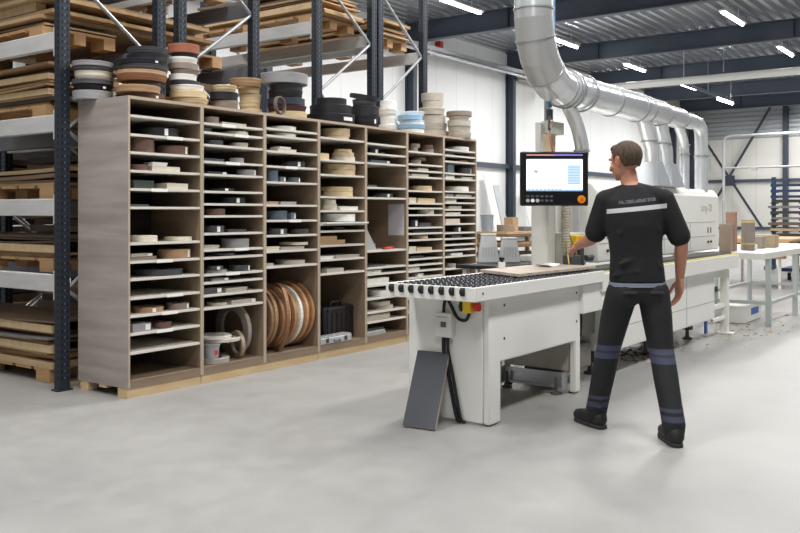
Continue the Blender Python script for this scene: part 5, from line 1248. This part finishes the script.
# T-shirt
def shirt_mat():
    m = mat('black jersey', '131418', .85, var=.15, scale=5, bump=.15)
    nt = m.node_tree; b = nt.nodes['Principled BSDF']; L = nt.links.new; N = nt.nodes.new
    tc = [n for n in nt.nodes if n.type == 'TEX_COORD'][0]; sp = N('ShaderNodeSeparateXYZ'); L(tc.outputs['Object'], sp.inputs[0])
    def M(op, a, b_=None, c=None):
        q = N('ShaderNodeMath'); q.operation = op
        for i, v in enumerate((a, b_, c)):
            if v is None: continue
            if isinstance(v, (int, float)): q.inputs[i].default_value = v
            else: L(v, q.inputs[i])
        return q.outputs[0]
    x, y, z = sp.outputs[0], sp.outputs[1], sp.outputs[2]
    zz = M('SUBTRACT', z, M('MULTIPLY', x, .10))
    back = M('LESS_THAN', y, .0)
    def band(lo, hi, xl, xr):
        a = M('MULTIPLY', M('GREATER_THAN', zz, lo), M('LESS_THAN', zz, hi)); c = M('MULTIPLY', M('GREATER_THAN', x, xl), M('LESS_THAN', x, xr))
        return M('MULTIPLY', M('MULTIPLY', a, c), back)
    s1 = band(1.335, 1.362, -.16, .185)
    nz = N('ShaderNodeTexNoise'); nz.inputs['Scale'].default_value = 60; L(tc.outputs['Object'], nz.inputs['Vector'])
    s2 = M('MULTIPLY', band(1.385, 1.405, -.10, .12), M('GREATER_THAN', nz.outputs[0], .45))
    src = [l.from_socket for l in nt.links if l.to_socket == b.inputs['Base Color']][0]
    m1 = N('ShaderNodeMixRGB'); m1.inputs[2].default_value = rgb('c2c4c8'); L(s1, m1.inputs[0]); L(src, m1.inputs[1])
    m2 = N('ShaderNodeMixRGB'); m2.inputs[2].default_value = rgb('5a5c62'); L(s2, m2.inputs[0]); L(m1.outputs[0], m2.inputs[1])
    L(m2.outputs[0], b.inputs['Base Color']); return m
mb = MB()
mb.loft([(.032, 0, .908, .168, .128), (.030, 0, .97, .164, .125), (.026, 0, 1.06, .156, .120), (.020, 0, 1.15, .160, .122), (.017, 0, 1.25, .176, .128), (.016, .003, 1.33, .186, .126), (.016, .008, 1.40, .180, .112), (.014, .012, 1.45, .122, .088), (.010, .018, 1.482, .075, .074), (.008, .02, 1.492, .066, .066)], 32)
for S, E_ in ((ShL, ElL), (ShR, ElR)):
    mb.limb([S + V((.03 if S is ShL else -.03, 0, .005)), S, S.lerp(E_, .45), S.lerp(E_, .86)], [.064, .066, .067, .068], 18)
for S, q in ((ShL, .035), (ShR, -.035)):
    mb.limb([V((.010, .02, 1.462)), S + V((q, 0, .012)), S], [.055, .058, .062], 16)
# a few folds
for (a, b2, r_) in (((-.10, -.104, 1.02), (.06, -.112, 1.08), .012), ((.15, -.086, 1.0), (.02, -.113, 1.13), .012), ((.14, -.09, 1.22), (.05, -.117, 1.30), .010), ((-.10, -.093, 1.20), (-.02, -.117, 1.28), .010), ((-.13, -.07, .95), (.0, -.122, .98), .012)):
    mb.limb([a, b2], [r_, r_ * .8], 10)
remeshed(mb, 'shirt', shirt_mat(), .0085, 4, .6)
# belt line / pale hem showing under the shirt
mb = MB(); mb.loft([(.033, 0, .884, .171, .131), (.032, 0, .908, .170, .130)], 32)
build(mb, 'belt', mat('pale blue-grey belt', '7f8598', .6, var=.05), man, local=True)
def trouser_mat():
    m = mat('dark work cloth', '18191d', .8, var=.18, scale=7, bump=.2)
    nt = m.node_tree; b = nt.nodes['Principled BSDF']; L = nt.links.new; N = nt.nodes.new
    tc = [n for n in nt.nodes if n.type == 'TEX_COORD'][0]; sp = N('ShaderNodeSeparateXYZ'); L(tc.outputs['Object'], sp.inputs[0])
    cr = N('ShaderNodeValToRGB'); cr.color_ramp.interpolation = 'CONSTANT'; e = cr.color_ramp.elements
    e[0].position = 0; e[0].color = (0, 0, 0, 1); e[1].position = .135; e[1].color = (.55, .55, .55, 1)
    for p_, v in ((.165, 0), (.185, .55), (.205, 0), (.44, .75), (.475, .35), (.49, .8), (.52, 0)):
        q = e.new(p_); q.color = (v, v, v, 1)
    L(sp.outputs[2], cr.inputs[0])
    src = [l.from_socket for l in nt.links if l.to_socket == b.inputs['Base Color']][0]
    m1 = N('ShaderNodeMixRGB'); m1.inputs[2].default_value = rgb('454a62'); L(cr.outputs[0], m1.inputs[0]); L(src, m1.inputs[1]); L(m1.outputs[0], b.inputs['Base Color'])
    return m
mb = MB()
mb.loft([(.033, 0, .80, .150, .110), (.033, -.005, .85, .170, .125), (.033, 0, .91, .158, .118), (.032, 0, .917, .152, .112)], 32)
for Hp, K, A_ in ((HipL, KnL, AnL), (HipR, KnR, AnR)):
    mb.limb([Hp + V((0, -.01, -.03)), Hp.lerp(K, .5), K, K.lerp(A_, .35), K.lerp(A_, .75), A_ + V((0, 0, .005)), A_ + V((0, 0, -.035))], [.096, .088, .073, .072, .066, .066, .060], 20)
    for f_, r_ in ((.55, .012), (.80, .014), (.92, .014)):
        c = K.lerp(A_, f_); mb.limb([c + V((-.055, -.030, .012)), c + V((0, -.066, -.01)), c + V((.055, -.028, .016))], [r_ * .6, r_, r_ * .6], 10)
mb.ellipsoid((-.03, -.07, .845), (.075, .055, .08), 18); mb.ellipsoid((.10, -.075, .84), (.078, .055, .08), 18)
remeshed(mb, 'trousers', trouser_mat(), .0085, 4, .6)
# pocket flaps
for x in (-.045, .115): build(MB().box(x - .04, x + .04, -.140, -.126, .845, .862), 'pocket_flap', mat('dark flap', '2c2d33', .8), man, bevel=.004, local=True)
shoe = mat('black shoe leather', '18181a', .55, var=.15); sole = mat('dark sole', '2e2c2b', .7)
for A_, toe in ((AnL, V((-.40, .91, 0))), (AnR, V((-.02, 1, 0)))):
    toe = toe.normalized(); F_ = V((A_.x, A_.y, 0)); sd_ = V((toe.y, -toe.x, 0))
    mb = MB()
    mb.limb([A_ + V((0, 0, .01)), F_ - toe * .028 + V((0, 0, .058))], [.050, .050], 16)
    mb.limb([F_ - toe * .035 + V((0, 0, .052)), F_ + toe * .06 + V((0, 0, .055)), F_ + toe * .13 + V((0, 0, .046)), F_ + toe * .185 + V((0, 0, .042))], [.044, .047, .044, .036], 16)
    mb.limb([F_ + toe * .02 + sd_ * .012 + V((0, 0, .04)), F_ + toe * .16 + sd_ * .012 + V((0, 0, .036))], [.036, .034], 14)
    s_ = remeshed(mb, 'shoe', shoe, .006, 3, .5)
    bm = bmesh.new(); bm.from_mesh(s_.data)
    for v in bm.verts:
        if v.co.z < .020: v.co.z = .020
    bm.to_mesh(s_.data); bm.free()
    mb = MB(); prof = [(-.078, 0), (-.068, .030), (-.03, .040), (.06, .044), (.14, .047), (.19, .036), (.215, .0)]
    pl = [(a, w_) for a, w_ in prof] + [(a, -w_) for a, w_ in prof[-2:0:-1]]
    mb.prism([F_ + toe * a + sd_ * w_ + V((0, 0, .001)) for a, w_ in pl], (0, 0, .024))
    o = build(mb, 'sole', sole, man, bevel=.004, local=True); o.parent = s_

# ------------------------------------------------------------------ light and camera
W = bpy.data.worlds.new('daylight'); bpy.context.scene.world = W; W.use_nodes = True
bg = W.node_tree.nodes['Background']; bg.inputs[0].default_value = (.93, .96, 1.0, 1); bg.inputs[1].default_value = WORLD
def area(x, y, z, sx, sy, e, rot=(0, 0, 0), col=(1, .985, .96)):
    l = bpy.data.lights.new('area', 'AREA'); l.shape = 'RECTANGLE'; l.size = sx; l.size_y = sy; l.energy = e; l.color = col
    o = bpy.data.objects.new('roof_fill', l); COL.objects.link(o); o.location = (x, y, z); o.rotation_euler = rot
    return o
for x, y in ((-1, 0), (5, 0), (11, 0), (17, 1), (2, 4.2), (8, 4.2), (13, 4.2), (4, 10.5), (12, 11), (18, 11), (24, 11), (30, 11), (36, 11), (24, 5), (31, 5), (38, 5), (41, 9)):  # added fill lights under the roof, without any fixtures
    area(x, y, 5.95, 3.0, .8, FILL)
cam = bpy.data.cameras.new('camera'); co = bpy.data.objects.new('camera', cam); COL.objects.link(co)
cam.sensor_width = 36; cam.lens = 878 / 800 * 36; cam.shift_y = -54.5 / 800
co.location = (0, 0, EYE); co.rotation_euler = (PI / 2, 0, YAW - PI / 2)
cam.clip_end = 200
sc = bpy.context.scene; sc.camera = co
sc.view_settings.view_transform = 'Standard'; sc.view_settings.exposure = EXPO
